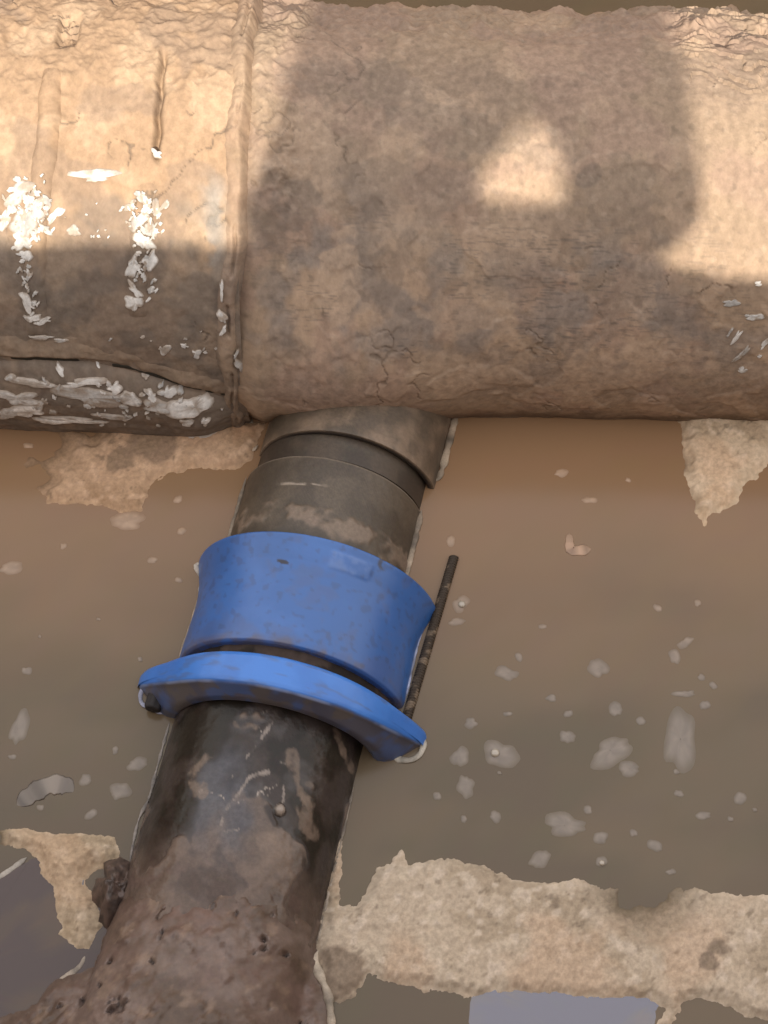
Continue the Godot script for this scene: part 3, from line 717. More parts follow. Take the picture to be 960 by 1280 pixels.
func build_banks() -> void:
	shoal("reflection_strip", "long pale strip at the lower right, a bright reflection built as a bank",
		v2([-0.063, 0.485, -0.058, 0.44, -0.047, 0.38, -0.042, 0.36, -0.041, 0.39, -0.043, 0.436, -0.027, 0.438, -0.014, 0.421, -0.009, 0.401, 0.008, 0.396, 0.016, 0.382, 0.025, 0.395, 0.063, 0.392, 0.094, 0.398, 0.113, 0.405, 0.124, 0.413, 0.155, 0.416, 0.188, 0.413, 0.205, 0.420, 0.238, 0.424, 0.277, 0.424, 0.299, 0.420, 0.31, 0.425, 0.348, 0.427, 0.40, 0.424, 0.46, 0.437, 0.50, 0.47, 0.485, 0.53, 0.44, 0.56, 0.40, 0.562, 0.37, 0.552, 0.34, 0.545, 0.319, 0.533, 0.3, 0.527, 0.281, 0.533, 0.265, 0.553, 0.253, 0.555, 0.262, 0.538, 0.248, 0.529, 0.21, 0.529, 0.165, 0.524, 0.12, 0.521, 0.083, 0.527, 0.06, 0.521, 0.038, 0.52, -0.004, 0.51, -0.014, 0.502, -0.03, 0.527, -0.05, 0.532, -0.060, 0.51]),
		[Vector3(0.252, 0.418, 0.074)], [Vector3(-0.045, 0.507, 0.034), Vector3(0.318, 0.478, 0.011), Vector3(0.309, 0.497, 0.009)], cl(0.49, 0.395, 0.295), cl(0.25, 0.19, 0.14))  # bright reflection on the water put into this pale tone
	shoal("reflection_patch", "orange-tan wedge at the right under the big pipe, a reflection built as a bank",
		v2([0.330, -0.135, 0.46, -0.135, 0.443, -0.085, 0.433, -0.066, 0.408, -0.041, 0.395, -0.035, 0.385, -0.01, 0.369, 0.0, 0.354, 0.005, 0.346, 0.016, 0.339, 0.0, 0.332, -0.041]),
		[Vector3(0.315, -0.06, 0.034), Vector3(0.316, -0.11, 0.034), Vector3(0.318, -0.015, 0.028)], [], cl(0.62, 0.47, 0.32), cl(0.3, 0.2, 0.13))  # brightness of a reflection carried by the bank colour
	shoal("reflection_patch", "thin orange-brown flat patch under the flaking clamp at the left, a reflection built as a bank",
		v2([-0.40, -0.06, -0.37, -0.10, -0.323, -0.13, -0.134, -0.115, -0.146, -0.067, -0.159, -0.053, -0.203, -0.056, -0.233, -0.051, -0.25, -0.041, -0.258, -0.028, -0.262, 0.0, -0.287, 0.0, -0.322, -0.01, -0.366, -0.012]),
		[Vector3(-0.385, -0.09, 0.07), Vector3(-0.39, -0.045, 0.05), Vector3(-0.33, -0.115, 0.045)], [Vector3(-0.255, -0.085, 0.03), Vector3(-0.29, -0.06, 0.018)], cl(0.50, 0.325, 0.20), cl(0.30, 0.20, 0.13))  # a reflection as well, its light is in the tone
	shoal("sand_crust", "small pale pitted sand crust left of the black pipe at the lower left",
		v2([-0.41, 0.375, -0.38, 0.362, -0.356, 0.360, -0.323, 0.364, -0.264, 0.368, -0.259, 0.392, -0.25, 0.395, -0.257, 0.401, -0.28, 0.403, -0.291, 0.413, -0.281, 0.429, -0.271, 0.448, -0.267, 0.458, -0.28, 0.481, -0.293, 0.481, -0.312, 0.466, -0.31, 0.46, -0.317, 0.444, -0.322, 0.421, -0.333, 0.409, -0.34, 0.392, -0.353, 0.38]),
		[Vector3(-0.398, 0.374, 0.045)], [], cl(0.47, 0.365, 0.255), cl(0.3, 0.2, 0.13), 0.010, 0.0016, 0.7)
	# the mound of mud that buries the lower pipe
	var outline := PackedVector2Array(v2([-0.242, 0.37, -0.252, 0.41, -0.264, 0.452, -0.270, 0.483, -0.277, 0.495, -0.317, 0.514, -0.326, 0.533, -0.348, 0.54, -0.379, 0.558, -0.5, 0.62, -0.5, 0.9, 0.02, 0.9, -0.03, 0.62, -0.046, 0.558, -0.058, 0.51, -0.062, 0.485, -0.08, 0.46, -0.2, 0.44]))
	var turn := deg_to_rad(-BRANCH_TURN)
	var fn := func(x: float, z: float) -> Vector3:
		var p := Vector3(x, 0.0, z)
		var q := (p - Vector3(-0.060, 0, 0)).rotated(Vector3.UP, turn)
		var s := -q.z
		var pipe := -0.04
		if absf(q.x) < 0.1: pipe = -0.025 + sqrt(0.01 - q.x * q.x)
		var d := side(outline, Vector2(x, z)) + 0.006 * n_at(p, 26.0) + 0.0035 * n_at(p, 90.0)
		var edge := s + 0.03 * n_at(p, 9.0) + 0.003 * n_at(p, 55.0) + 0.02 * bell(q.x, -0.05, 0.05)
		var cover := lerpf(-0.007, 0.008, smoothstep(-0.42, -0.50, edge)) + smoothstep(-0.47, -0.62, s) * 0.022
		var apron := clampf(d * 0.62, -0.03, 0.072 + 0.03 * smoothstep(0.5, 0.7, z)) - 0.05 * smoothstep(0.46, 0.40, z + 0.012 * n_at(p, 25.0))
		var lump := 0.0032 * n_at(p, 17.0) + 0.0016 * n_at(p, 60.0) + 0.0016 * smoothstep(0.1, 0.25, n_at(p, 30.0))
		var pit := smoothstep(0.40, 0.47, n_at(p + Vector3(3, 0, 8), 36.0))
		var h := maxf(pipe + cover, minf(apron, 0.066 + 0.05 * smoothstep(0.55, 0.8, z)))
		var blend := 0.02
		var g := clampf(0.5 + 0.5 * ((pipe + cover) - apron) / blend, 0.0, 1.0)
		h = lerpf(minf(apron, 0.08), pipe + cover, g) + blend * g * (1.0 - g) * 0.6
		h += (lump - 0.005 * pit) * smoothstep(-0.004, 0.004, h) * (smoothstep(-0.42, -0.45, edge) + smoothstep(0.0, 0.02, apron) * 0.5)
		if cover < -0.002 and apron < 0.0: h = minf(h, pipe - 0.004)
		var c := cl(0.150, 0.098, 0.076).lerp(cl(0.10, 0.064, 0.046), smoothstep(-0.05, 0.28, n_at(p, 8.0)))
		c = c.lerp(cl(0.195, 0.142, 0.118), smoothstep(0.0, 0.28, n_at(p + Vector3(6, 0, 2), 11.0)) * 0.7)
		c = c.lerp(cl(0.30, 0.21, 0.15), smoothstep(0.30, 0.42, n_at(p + Vector3(1, 0, 9), 34.0)) * 0.4)
		c = c.lerp(cl(0.055, 0.038, 0.03), pit * 0.6)
		c = c.lerp(cl(0.12, 0.08, 0.06), 1.0 - smoothstep(0.0, 0.012, h))
		ink = c
		return Vector3(x, h, z)
	tag(put("mud_mound", sheet(steps(-0.5, 0.02, 0.0024), steps(0.36, 0.9, 0.0026), fn, true), M.wetmud), "brown pitted mound of wet mud burying the end of the black pipe", "mud mound", "", "structure")
	# dark clod that lies against it
	var clod := func(t: float, k: float) -> Vector3:
		var p := Vector3(cos(t) * k, 0.0, sin(t) * k)
		var w := 1.0 + 0.5 * n_at(Vector3(cos(t), sin(t), 4.0), 1.5)
		var h := 0.030 * (1.0 - k * k) * (1.0 + 0.35 * n_at(p, 1.2) + 0.12 * n_at(p, 4.0)) - 0.006 * k
		ink = cl(0.115, 0.078, 0.060).lerp(cl(0.065, 0.046, 0.038), smoothstep(-0.1, 0.2, n_at(p, 3.0)))
		return Vector3(cos(t) * k * 0.024 * w, h, sin(t) * k * 0.034 * w)
	var o := put("mud_clod", sheet(steps(0.0, TAU, TAU / 48.0), steps(0.01, 1.0, 0.05), clod, false), M.wetmud)
	o.position = Vector3(-0.258, 0.0, 0.425)
	tag(o, "dark wet clod of mud between the pale sand crust and the black pipe", "mud clod")

func pt(x: float, z: float, y := 0.0005) -> Vector3:
	return Vector3(x, y, z)

func build_foam_and_glints() -> void:
	tag(put("glint_rim", strand([pt(-0.0625, 0.482, 0.002), pt(-0.0655, 0.495, 0.002), pt(-0.058, 0.512, 0.003), pt(-0.052, 0.528, 0.003), pt(-0.048, 0.56, 0.002)], 0.0042, 0.6, true, 0.3, Color(0.47, 0.39, 0.30)), M.glint), "pale wavy waterline glint along the right side of the brown mound", "glint")  # bright meniscus line, its glint built as a pale strand
	tag(put("glint_rim", strand([pt(-0.385, 0.418), pt(-0.363, 0.402), pt(-0.349, 0.390)], 0.0028, 0.4, true, 0.3, Color(0.40, 0.36, 0.31)), M.glint), "faint pale waterline glint running left from the pitted sand crust", "glint")
	tag(put("glint_rim", strand([pt(-0.308, 0.511), pt(-0.298, 0.506), pt(-0.288, 0.497), pt(-0.284, 0.487)], 0.0024, 0.4, true, 0.4, Color(0.42, 0.35, 0.28)), M.glint), "short pale waterline glint below the pitted sand crust", "glint")
	tag(put("glint_rim", strand([pt(-0.291, 0.409), pt(-0.2925, 0.418), pt(-0.285, 0.432), pt(-0.276, 0.449), pt(-0.270, 0.459)], 0.0019, 0.6, true, 0.3, Color(0.27, 0.27, 0.30)), M.glint), "thin blue-grey waterline glint around the dark mud clod", "glint")
	# floating foam: x, z, half width, half depth, turn
	var foam := [
		["large pale foam patch with a notch, the larger of two far right of the coupling", 0.228, 0.278, 0.0243, 0.0131, 25],
		["tallest squarish pale foam patch, at the far right of the water", 0.3, 0.266, 0.0164, 0.0311, -10],
		["small angular foam patch just below the notched large one", 0.246, 0.298, 0.0122, 0.008, 0],
		["wide boat-shaped foam patch above the long pale strip", 0.178, 0.358, 0.0243, 0.012, -5],
		["rounded foam patch holding a shiny bubble, right of the blue flange", 0.116, 0.283, 0.0174, 0.0151, -10],
		["small foam patch left of the one with the shiny bubble", 0.076, 0.285, 0.0096, 0.012, -30],
		["drop-shaped foam patch under the bubble patch", 0.082, 0.315, 0.0087, 0.0131, 0],
		["half-round foam patch right of the blue sleeve, in open water", 0.128, 0.193, 0.0122, 0.01, 0],
		["triangular foam patch in the middle of the open water on the right", 0.222, 0.188, 0.0096, 0.011, 0],
		["slanting leaf-shaped foam patch nearest the top edge of the long pale strip", 0.153, 0.392, 0.0114, 0.0068, 40],
		["oval foam fleck nearest the big pipe, in the orange-brown water", 0.194, -0.049, 0.0078, 0.005, 25],
		["oval foam fleck just above the L-shaped foam patch", 0.225, -0.015, 0.0078, 0.0045, 10],
		["bright bubbly foam fleck touching the threaded rod", 0.081, 0.111, 0.0078, 0.009, 0],
		["flat foam fleck just below the bubbly one by the threaded rod", 0.076, 0.133, 0.0078, 0.004, 8],
		["foam fleck above the upper tip of the threaded rod", 0.072, 0.036, 0.0052, 0.007, 0],
		["upright oval foam patch at the left edge of the water", -0.372, 0.255, 0.0087, 0.0201, -8],
		["ragged grey foam patch left of the black pipe, lower of two", -0.265, 0.322, 0.0113, 0.009, 15],
		["ragged grey foam patch left of the black pipe, upper of two", -0.248, 0.293, 0.0096, 0.007, 10],
		["round foam fleck at the right end of the long curved foam", -0.299, 0.309, 0.0061, 0.006, 0],
		["foam patch at the left edge level with the blue sleeve", -0.401, 0.069, 0.0113, 0.007, 8],
		["large oval brown reflection drawn as foam at the tip of the left flat patch", -0.278, 0.012, 0.02, 0.0121, 0],  # a reflection on the water, drawn as a foam patch
		["pale foam fleck between the left flat patch and the blue sleeve", -0.219, 0.024, 0.0061, 0.005, 15],
	]
	var k := 0
	for f in foam:
		foam_patch("foam_patch", f[0], "foam", f[1], f[2], f[3], f[4], f[5], 3.7 * k, "")
		k += 1
	tag(put("foam_patch", strand([pt(0.2, 0.027, 0), pt(0.2, 0.046, 0), pt(0.206, 0.048, 0), pt(0.222, 0.046, 0)], 0.0056, 0.16, false, 0.25, Color(0.36, 0.235, 0.155)), M.foam), "pinkish L-shaped foam patch in the orange-brown water on the right", "foam")
	tag(put("foam_patch", strand([pt(-0.364, 0.336, 0), pt(-0.35, 0.324, 0), pt(-0.334, 0.315, 0), pt(-0.318, 0.316, 0), pt(-0.310, 0.322, 0)], 0.0105, 0.09, false, 0.2, Color(0.18, 0.15, 0.125)), M.foam), "long curved foam patch above the pitted sand crust", "foam")
	# flecks a few pixels wide that nothing tells apart
	var right := [[0.171, 0.22, 0.0061, 0.004, 10], [0.186, 0.263, 0.0078, 0.007, 0], [0.188, 0.238, 0.0043, 0.004, 0], [0.237, 0.234, 0.0078, 0.008, -20], [0.26, 0.246, 0.0052, 0.005, 0], [0.09, 0.248, 0.007, 0.006, 30], [0.14, 0.174, 0.0035, 0.005, 0], [0.11, 0.349, 0.0065, 0.006, -40], [0.214, 0.37, 0.0061, 0.006, 0], [0.202, 0.342, 0.0043, 0.004, 0], [0.293, 0.301, 0.0035, 0.003, 0], [0.294, 0.324, 0.0043, 0.004, 0], [0.355, 0.329, 0.0061, 0.006, 0], [0.316, 0.347, 0.0078, 0.004, 10], [0.343, 0.351, 0.0035, 0.003, 0], [0.267, 0.378, 0.0078, 0.005, -20], [0.212, 0.395, 0.0052, 0.005, 0], [0.166, 0.139, 0.0052, 0.003, 15], [0.289, 0.116, 0.0052, 0.004, -40], [0.314, 0.157, 0.0087, 0.005, 30], [0.301, 0.174, 0.0052, 0.008, 0], [0.31, 0.215, 0.0113, 0.004, 5], [0.328, 0.228, 0.0061, 0.005, 60], [0.339, 0.207, 0.0043, 0.005, 50], [0.327, 0.197, 0.0043, 0.005, 0], [0.331, 0.112, 0.0035, 0.004, 0], [0.126, 0.238, 0.0043, 0.003, 0], [0.053, 0.327, 0.0035, 0.004, 0], [0.079, 0.35, 0.0035, 0.004, 0], [0.246, 0.365, 0.0035, 0.004, 0], [0.279, 0.405, 0.0043, 0.003, 20], [0.116, 0.302, 0.0026, 0.002, 0], [0.368, 0.341, 0.0026, 0.002, 0], [0.268, -0.041, 0.0035, 0.003, 0]]
	for f in right:
		var where := "tiny pale foam fleck among the larger foam patches right of the coupling"
		var kin := "tiny foam flecks among the larger foam patches"
		if f[1] < 0.15 and f[0] < 0.28:
			where = "tiny pale foam fleck in the orange-brown water near the big pipe, right of the rod"
			kin = "tiny foam flecks near the big pipe"
		elif f[1] < 0.235 and f[0] > 0.28:
			where = "small foam fleck in the loose cluster above the tall squarish foam patch, far right"
			kin = "foam flecks above the tall squarish patch"
		elif f[1] > 0.333:
			where = "tiny pale foam fleck just above the edge of the long pale strip"
			kin = "tiny foam flecks above the sandy bank"
		foam_patch("foam_fleck", where, "foam", f[0], f[1], f[2], f[3], f[4], 3.7 * k, kin)
		k += 1
	var left := [[-0.271, 0.278, 0.0035, 0.004, 0], [-0.341, 0.339, 0.0043, 0.004, 0], [-0.291, 0.346, 0.0061, 0.004, 40], [-0.375, 0.285, 0.0043, 0.003, 0], [-0.345, 0.043, 0.0035, 0.004, 0], [-0.37, 0.189, 0.0052, 0.004, 0], [-0.253, 0.177, 0.0026, 0.003, 0], [-0.225, -0.016, 0.0043, 0.005, 0], [-0.248, 0.06, 0.0052, 0.004, 0], [-0.218, 0.083, 0.0035, 0.003, 0], [-0.395, -0.085, 0.0052, 0.003, 0], [-0.30, 0.13, 0.002, 0.002, 0], [-0.36, 0.15, 0.002, 0.002, 0]]
	for f in left:
		var up: bool = f[1] < 0.2
		foam_patch("foam_fleck", "tiny pale foam fleck on the left water between flat patch and blue flange" if up else "tiny pale foam fleck near the long curved foam at lower left", "foam", f[0], f[1], f[2], f[3], f[4], 3.7 * k, "tiny foam flecks left of the coupling" if up else "tiny foam flecks near the long curved foam")
		k += 1
	# the shiny bubbles
	for b in [[0.112, 0.281, 0.0045, "shiny water bubble on the rounded foam patch right of the flange"], [0.2125, 0.396, 0.0028, "tiny shiny bubble above the long pale strip on the right"], [0.082, 0.113, 0.0040, "shiny bubble beside the threaded rod"]]:
		var s := SphereMesh.new()
		s.radius = b[2]
		s.height = b[2] * 1.3
		s.radial_segments = 24
		s.rings = 12
		var o := put("bubble", s, M.bubble)
		o.position = Vector3(b[0], 0.0012, b[1])
		tag(o, b[3], "bubble")

func foam_patch(called: String, label: String, category: String, x: float, z: float, rx: float, rz: float, turn: float, seed_: float, group: String) -> void:
	var big := rz > 0.025
	var corner := 4.5 if big else 2.0 + 1.4 * absf(sin(seed_ * 1.7))
	var warm := smoothstep(0.26, -0.10, z)
	var tone := cl(0.195, 0.162, 0.132).lerp(cl(0.40, 0.265, 0.17), warm)
	var fn := func(t: float, k: float) -> Vector3:
		var c := cos(t)
		var s := sin(t)
		var sq := 1.0 / pow(pow(absf(c), corner) + pow(absf(s), corner), 1.0 / corner)
		var w := k * sq * (1.0 + (0.12 if big else 0.4) * f_at(Vector3(c, s, seed_), 0.42) + 0.24 * f_at(Vector3(c, s, seed_), 1.0) * minf(1.0, rx / 0.010))
		var p := Vector3(c * w * rx, 0.0, s * w * rz)
		var g := 1.0 + 0.3 * n_at(p + Vector3(seed_, 0, 0), 90.0)
		ink = Color(tone.r * g, tone.g * g, tone.b * g).lerp(cl(0.12, 0.092, 0.059).lerp(cl(0.27, 0.16, 0.09), warm), 0.8 * smoothstep(0.6, 1.0, k))
		return Vector3(p.x, 0.0007 * (1.0 - pow(k, 2.0)) - 0.0004 * k, p.z)
	var o := put(called, sheet(steps(0.0, TAU, TAU / 36.0), PackedFloat32Array([0.02, 0.3, 0.6, 0.82, 0.93, 1.0]), fn, false), M.foam)
	o.position = Vector3(x, 0.0005, z)
	o.rotation.y = deg_to_rad(turn)
	tag(o, label, category, group)

# ---------------------------------------------------------------- water, ground, banks of the pit
func build_water() -> void:
	var fn := func(x: float, z: float) -> Vector3:
		var p := Vector3(x, 0.0, z)
		var c := cl(0.106, 0.082, 0.052).lerp(cl(0.130, 0.097, 0.061), smoothstep(-0.3, 0.35, n_at(Vector3(x, 0, z * 1.8), 4.0)))
		var near := smoothstep(0.30, -0.12, z + 0.06 * n_at(p, 4.0))
		c = c.lerp(cl(0.27, 0.158, 0.086), near * 0.95 * smoothstep(-0.48, -0.30, z))  # warm reflection of the big pipe put into the water colour
		c = c.lerp(cl(0.09, 0.07, 0.05), smoothstep(0.22, 0.4, z) * smoothstep(-0.15, -0.3, x) * 0.6)
		ink = c
		return Vector3(x, 0.0, z)
	var o := put("water", sheet(widen(steps(-0.8, 0.8, 0.02), -3.1, 3.1), widen(steps(-1.0, 0.8, 0.02), -1.6, 1.15), fn, true), M.water)
	tag(o, "", "", "", "structure")
	# added film sheets; the tone of the sky reflection is put into their colour
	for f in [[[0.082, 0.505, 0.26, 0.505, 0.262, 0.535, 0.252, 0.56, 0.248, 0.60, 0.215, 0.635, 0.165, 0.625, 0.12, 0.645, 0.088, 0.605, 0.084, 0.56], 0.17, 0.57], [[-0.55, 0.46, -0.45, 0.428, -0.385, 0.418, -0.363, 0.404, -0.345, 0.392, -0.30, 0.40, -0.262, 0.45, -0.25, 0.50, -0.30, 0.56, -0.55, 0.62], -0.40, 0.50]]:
		var outline: Array = v2(f[0])
		var film := func(t: float, k: float) -> Vector3:
			var at := int(floor(t)) % outline.size()
			var q: Vector2 = (outline[at] as Vector2).lerp(outline[(at + 1) % outline.size()], t - floor(t))
			q += Vector2(n_at(Vector3(q.x, 0, q.y), 30.0), n_at(Vector3(q.x, 5, q.y), 30.0)) * 0.011
			q = Vector2(f[1], f[2]).lerp(q, k)
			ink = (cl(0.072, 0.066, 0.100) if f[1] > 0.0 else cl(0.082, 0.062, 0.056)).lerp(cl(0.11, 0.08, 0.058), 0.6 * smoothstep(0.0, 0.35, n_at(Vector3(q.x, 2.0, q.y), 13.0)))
			return Vector3(q.x, 0.0007 - 0.0009 * smoothstep(0.97, 1.0, k), q.y)
		tag(put("sky_tint_film", sheet(steps(0.0, outline.size(), 1.0 / 12.0), PackedFloat32Array([0.0001, 0.15, 0.3, 0.45, 0.6, 0.7, 0.8, 0.9, 0.97, 1.0]), film, false), M.film if f[1] > 0.0 else M.water), "", "", "", "structure")

func near_edge(x: float) -> float:           # height of the near bank's edge
	return 1.168 - 0.05 * smoothstep(0.1, 0.45, x) + 0.004 * n_at(Vector3(x, 2, 3), 9.0)

func build_ground() -> void:
	var fn := func(x: float, z: float) -> Vector3:
		var p := Vector3(x, 0.0, z)
		var rough := 0.03 * n_at(p, 3.0) + 0.012 * n_at(p, 14.0)
		var far := smoothstep(-1.15, -1.5, z + 0.08 * n_at(p, 2.0))
		var sides := smoothstep(2.4, 2.9, absf(x) + 0.1 * n_at(p, 2.0))
		var top := 1.05 + rough * 2.0
		var h := lerpf(-0.3, top, maxf(far, sides))
		var edge := near_edge(x)
		var front := smoothstep(0.80, 1.05, z)
		if z >= 1.05: h = maxf(h, edge + (0.0 if z < 1.051 else rough * 0.3) + 0.02 * smoothstep(1.2, 2.5, z))
		elif z > 0.80: h = maxf(h, lerpf(-0.3, edge, clampf(pow(front, 0.55), 0.0, 1.0)))
		var c := cl(0.42, 0.30, 0.20).lerp(cl(0.30, 0.21, 0.14), smoothstep(-0.2, 0.3, n_at(p, 4.0)))
		ink = c.lerp(cl(0.17, 0.12, 0.08), 1.0 - smoothstep(0.0, 0.3, h))
		return Vector3(x, h, z)
	var xs := widen(steps(-3.2, 3.2, 0.05), -60.0, 60.0, 1.25)
	var zs := widen(steps(-1.7, 0.76, 0.06), -60.0, 0.76, 1.25)
	zs.append_array(steps(0.79, 1.05, 0.02))
	zs.append_array(PackedFloat32Array([1.07]))
	zs.append_array(widen(steps(1.1, 2.2, 0.05), 1.1, 60.0, 1.25))
	tag(put("ground", sheet(xs, zs, fn, true), M.soil), "", "", "", "structure")

# ---------------------------------------------------------------- the photographer sits on the bank behind the camera; only the shadow is in the picture
func build_person() -> void:
	var t := thing("person", "person sitting on the edge of the pit taking the picture, seen by shadow only", "person", Vector3(0.04, 1.17, 1.42))
	var o := t.position
	var skin := cl(0.30, 0.17, 0.11)
	var hand_r := Vector3(0.05, 1.695, 1.045)
	var hand_l := Vector3(0.035, 1.385, 1.20)
	var elbow_r := Vector3(0.256, 1.425, 1.31)
	var elbow_l := Vector3(-0.088, 1.395, 1.31)
	var bones := [
		[Vector3(0.0, 1.355, 1.40), Vector3(0.17, 1.352, 1.40), 0.108, 0.102],           # hips and jacket hem
		[Vector3(0.004, 1.32, 1.40), Vector3(-0.006, 1.47, 1.36), 0.112, 0.095],       # waist, leaning over
		[Vector3(-0.010, 1.47, 1.36), Vector3(0.11, 1.69, 1.35), 0.082, 0.098],        # chest
		[Vector3(0.10, 1.67, 1.36), Vector3(0.19, 1.665, 1.36), 0.094, 0.105],
		[Vector3(-0.015, 1.73, 1.37), Vector3(0.24, 1.73, 1.37), 0.052, 0.06],         # shoulders
		[Vector3(0.12, 1.75, 1.37), Vector3(0.12, 1.86, 1.34), 0.058, 0.054],          # neck
		[Vector3(0.12, 1.90, 1.32), Vector3(0.12, 1.99, 1.33), 0.075, 0.088],          # head
		[Vector3(0.12, 1.885, 1.265), Vector3(0.12, 1.93, 1.255), 0.035, 0.05],        # jaw, face
		[Vector3(0.12, 1.935, 1.20), Vector3(0.12, 1.96, 1.215), 0.012, 0.008],        # nose
		[Vector3(0.205, 1.93, 1.33), Vector3(0.208, 1.97, 1.34), 0.012, 0.014],
		[Vector3(0.035, 1.93, 1.33), Vector3(0.032, 1.97, 1.34), 0.012, 0.014],
		[Vector3(0.230, 1.72, 1.37), elbow_r, 0.066, 0.068],                           # right arm, elbow out, holds the phone
		[elbow_r, hand_r + Vector3(0.01, -0.01, 0.03), 0.058, 0.029],
		[Vector3(-0.018, 1.71, 1.37), elbow_l, 0.050, 0.054],                          # left arm, hand on the lap
		[elbow_l, hand_l + Vector3(-0.01, 0.0, 0.03), 0.045, 0.027],
		[Vector3(0.10, 1.25, 1.42), Vector3(0.18, 1.14, 1.10), 0.095, 0.07],           # thighs
		[Vector3(0.0, 1.25, 1.42), Vector3(-0.07, 1.14, 1.10), 0.093, 0.066],
		[Vector3(0.18, 1.14, 1.09), Vector3(0.19, 0.78, 0.99), 0.062, 0.040],          # shins over the edge
		[Vector3(-0.07, 1.13, 1.09), Vector3(-0.08, 0.77, 0.99), 0.062, 0.040],
		[Vector3(0.19, 0.75, 0.99), Vector3(0.20, 0.72, 0.90), 0.042, 0.034],
		[Vector3(-0.08, 0.74, 0.99), Vector3(-0.09, 0.71, 0.90), 0.042, 0.034],
	]
	# hands that close round the phone: palm, four fingers bent in two, a thumb
	for s in [1.0, -1.0]:
		var w: Vector3 = hand_r if s > 0.0 else hand_l
		bones.append([w + Vector3(0.006 * s, -0.005, 0.02), w + Vector3(-0.002 * s, 0.0, -0.022), 0.022, 0.019])
		for k in 4:
			var root := w + Vector3(-0.002 * s, -0.022 + 0.015 * k, -0.03 + 0.002 * k)
			var bend := root + Vector3(-0.004 * s, 0.0, -0.020 + 0.003 * absf(k - 1.5))
			bones.append([root, bend, 0.0085, 0.008])
			bones.append([bend, bend + Vector3(-0.019 * s, 0.0, -0.004 + 0.003 * k), 0.008, 0.0068])
		bones.append([w + Vector3(-0.004 * s, 0.018, 0.012), w + Vector3(-0.022 * s, 0.034, 0.002), 0.010, 0.009])
		bones.append([w + Vector3(-0.022 * s, 0.034, 0.002), w + Vector3(-0.036 * s, 0.034, -0.004), 0.009, 0.0075])
	for b in bones:
		b[0] -= o
		b[1] -= o
	var paint := func(v: Vector3) -> Color:
		var p := v + o
		if p.y > 1.81: return cl(0.03, 0.02, 0.016) if p.y > 1.985 or (p.z > 1.35 and p.y > 1.9) else skin
		if p.z < 1.13 and p.y > 1.55 or p.z < 1.235 and p.y > 1.345 and p.y < 1.45: return skin
		if p.y < 0.79: return cl(0.05, 0.04, 0.035)
		if p.y < 1.33: return cl(0.05, 0.06, 0.09)
		return cl(0.25, 0.24, 0.22)
	put("body", flesh(bones, 0.011, 0.018, paint), M.cloth, t)
	var hair := [[Vector3(0.12, 1.97, 1.36) - o, Vector3(0.12, 2.015, 1.325) - o, 0.088, 0.082]]
	put("hair", flesh(hair, 0.012, 0.01, func(_v: Vector3) -> Color: return cl(0.03, 0.02, 0.016)), M.cloth, t)
	# the phone, just behind the camera's own place
	var f := thing("mobile_phone", "dark mobile phone held out in one hand above the pit", "phone", Vector3(0.0, 1.6998, 0.9813))
	f.rotation.x = deg_to_rad(-60.0)
	var body := BoxMesh.new()
	body.size = Vector3(0.074, 0.152, 0.008)
	var b := put("case", body, M.dark, f)
	b.position = Vector3(0, -0.06, 0.004)
	var glass := BoxMesh.new()
	glass.size = Vector3(0.068, 0.144, 0.001)
	b = put("screen", glass, M.glass, f)
	b.position = Vector3(0, -0.06, 0.0086)

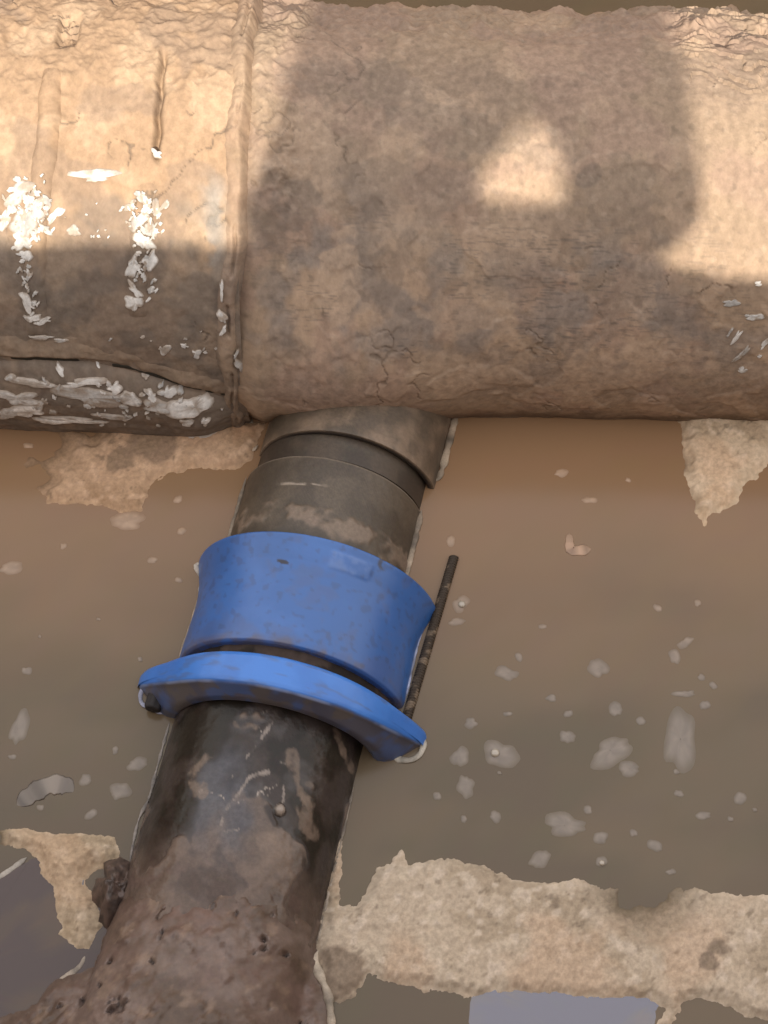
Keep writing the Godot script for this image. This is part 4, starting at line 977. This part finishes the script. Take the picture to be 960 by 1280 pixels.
func _ready() -> void:
	# camera
	var cam := Camera3D.new()
	cam.name = "camera"
	cam.fov = 32.0
	cam.near = 0.05
	cam.far = 300.0
	cam.position = Vector3(0.0, 1.68080, 0.97041)
	cam.rotation_degrees = Vector3(-60.0, 0.0, 0.0)
	add_child(cam)
	cam.current = true
	# sky, exposure
	var world := WorldEnvironment.new()
	world.name = "world"
	var env := Environment.new()
	env.background_mode = Environment.BG_SKY
	var sky := ProceduralSkyMaterial.new()
	sky.sky_top_color = Color(0.78, 0.775, 0.785)
	sky.sky_horizon_color = Color(0.97, 0.91, 0.80)
	sky.sky_curve = 0.25
	sky.ground_bottom_color = Color(0.40, 0.33, 0.26)
	sky.ground_horizon_color = Color(0.60, 0.55, 0.48)
	sky.sky_energy_multiplier = 1.22
	env.sky = Sky.new()
	env.sky.sky_material = sky
	env.tonemap_mode = Environment.TONE_MAPPER_LINEAR
	env.tonemap_exposure = 1.72
	env.sdfgi_enabled = true
	env.ssao_enabled = true
	env.ssil_enabled = true
	world.environment = env
	add_child(world)
	# sun: behind the viewer, 37 degrees high
	var sun := DirectionalLight3D.new()
	sun.name = "sun"
	sun.light_energy = 1.46
	sun.light_color = Color(1.0, 0.955, 0.885)
	sun.light_angular_distance = 0.8
	sun.shadow_enabled = true
	sun.rotation_degrees = Vector3(-37.0, 0.0, 0.0)
	add_child(sun)
	# noises and materials
	broad.seed = 7
	broad.noise_type = FastNoiseLite.TYPE_SIMPLEX_SMOOTH
	broad.frequency = 1.0
	broad.fractal_type = FastNoiseLite.FRACTAL_FBM
	broad.fractal_octaves = 4
	fine.seed = 11
	fine.noise_type = FastNoiseLite.TYPE_SIMPLEX_SMOOTH
	fine.frequency = 1.0
	fine.fractal_type = FastNoiseLite.FRACTAL_NONE
	ridge.seed = 19
	ridge.noise_type = FastNoiseLite.TYPE_SIMPLEX_SMOOTH
	ridge.frequency = 1.0
	ridge.fractal_type = FastNoiseLite.FRACTAL_RIDGED
	ridge.fractal_octaves = 3
	var n := FastNoiseLite.new()
	n.seed = 3
	n.noise_type = FastNoiseLite.TYPE_SIMPLEX_SMOOTH
	n.frequency = 0.018
	n.fractal_octaves = 5
	n.fractal_gain = 0.62
	bump_tex = NoiseTexture2D.new()
	bump_tex.width = 1024
	bump_tex.height = 1024
	bump_tex.seamless = true
	bump_tex.as_normal_map = true
	bump_tex.bump_strength = 6.0
	bump_tex.noise = n
	var g := FastNoiseLite.new()
	g.seed = 5
	g.noise_type = FastNoiseLite.TYPE_SIMPLEX_SMOOTH
	g.frequency = 0.02
	g.fractal_octaves = 6
	g.fractal_gain = 0.7
	var ramp := Gradient.new()
	ramp.set_color(0, Color(0.86, 0.86, 0.86))
	ramp.set_color(1, Color(1, 1, 1))
	ramp.set_offset(0, 0.2)
	ramp.set_offset(1, 0.75)
	grain_tex = NoiseTexture2D.new()
	grain_tex.width = 1024
	grain_tex.height = 1024
	grain_tex.seamless = true
	grain_tex.color_ramp = ramp
	grain_tex.noise = g
	var w := FastNoiseLite.new()
	w.seed = 8
	w.noise_type = FastNoiseLite.TYPE_SIMPLEX_SMOOTH
	w.frequency = 0.008
	w.fractal_octaves = 3
	wave_tex = NoiseTexture2D.new()
	wave_tex.width = 512
	wave_tex.height = 512
	wave_tex.seamless = true
	wave_tex.as_normal_map = true
	wave_tex.bump_strength = 2.0
	wave_tex.noise = w
	material("mud", 0.85, 0.32, 0.3, 3.5)
	material("wetmud", 0.5, 0.3, 0.5, 4.0)
	material("wetpipe", 0.3, 0.35, 0.4, 5.0)
	material("sand", 0.9, 0.35, 0.3, 6.0)
	material("soil", 0.95, 1.0, 0.2, 0.8)
	material("paint", 0.6, 0.4, 0.4, 9.0)
	material("plastic", 0.5, 0.25, 0.5, 8.0)
	material("blue", 0.36, 0.12, 0.55, 7.0, false)
	material("rust", 0.7, 0.5, 0.4, 12.0)
	material("glint", 0.6, 0.6, 0.5, 14.0)  # for the pale strands that stand for glints at the waterline
	material("foam", 0.5, 0.12, 0.5, 10.0, false)
	material("dark", 0.8, 0.0, 0.3, 4.0, false)
	M.dark.vertex_color_use_as_albedo = false
	M.dark.albedo_color = Color(0.09, 0.08, 0.075)
	material("cloth", 0.95, 0.3, 0.3, 5.0, false)
	material("glass", 0.1, 0.0, 0.5, 4.0, false)
	M.glass.vertex_color_use_as_albedo = false
	M.glass.albedo_color = Color(0.02, 0.02, 0.025)
	material("bubble", 0.04, 0.0, 0.7, 4.0, false)
	M.bubble.vertex_color_use_as_albedo = false
	M.bubble.albedo_color = Color(0.62, 0.58, 0.52)
	var water := material("water", 0.17, 0.1, 0.4, 2.0, false)
	water.normal_texture = wave_tex
	var film := material("film", 0.05, 0.0, 0.7, 2.0, false)  # for the sheet whose lilac sky tint is in its vertex colour
	film.clearcoat_enabled = true
	film.clearcoat = 1.0
	film.clearcoat_roughness = 0.04
	# the place
	build_water()
	build_ground()
	build_banks()
	build_main_pipe()
	build_clamp()
	build_branch()
	build_foam_and_glints()
	build_person()
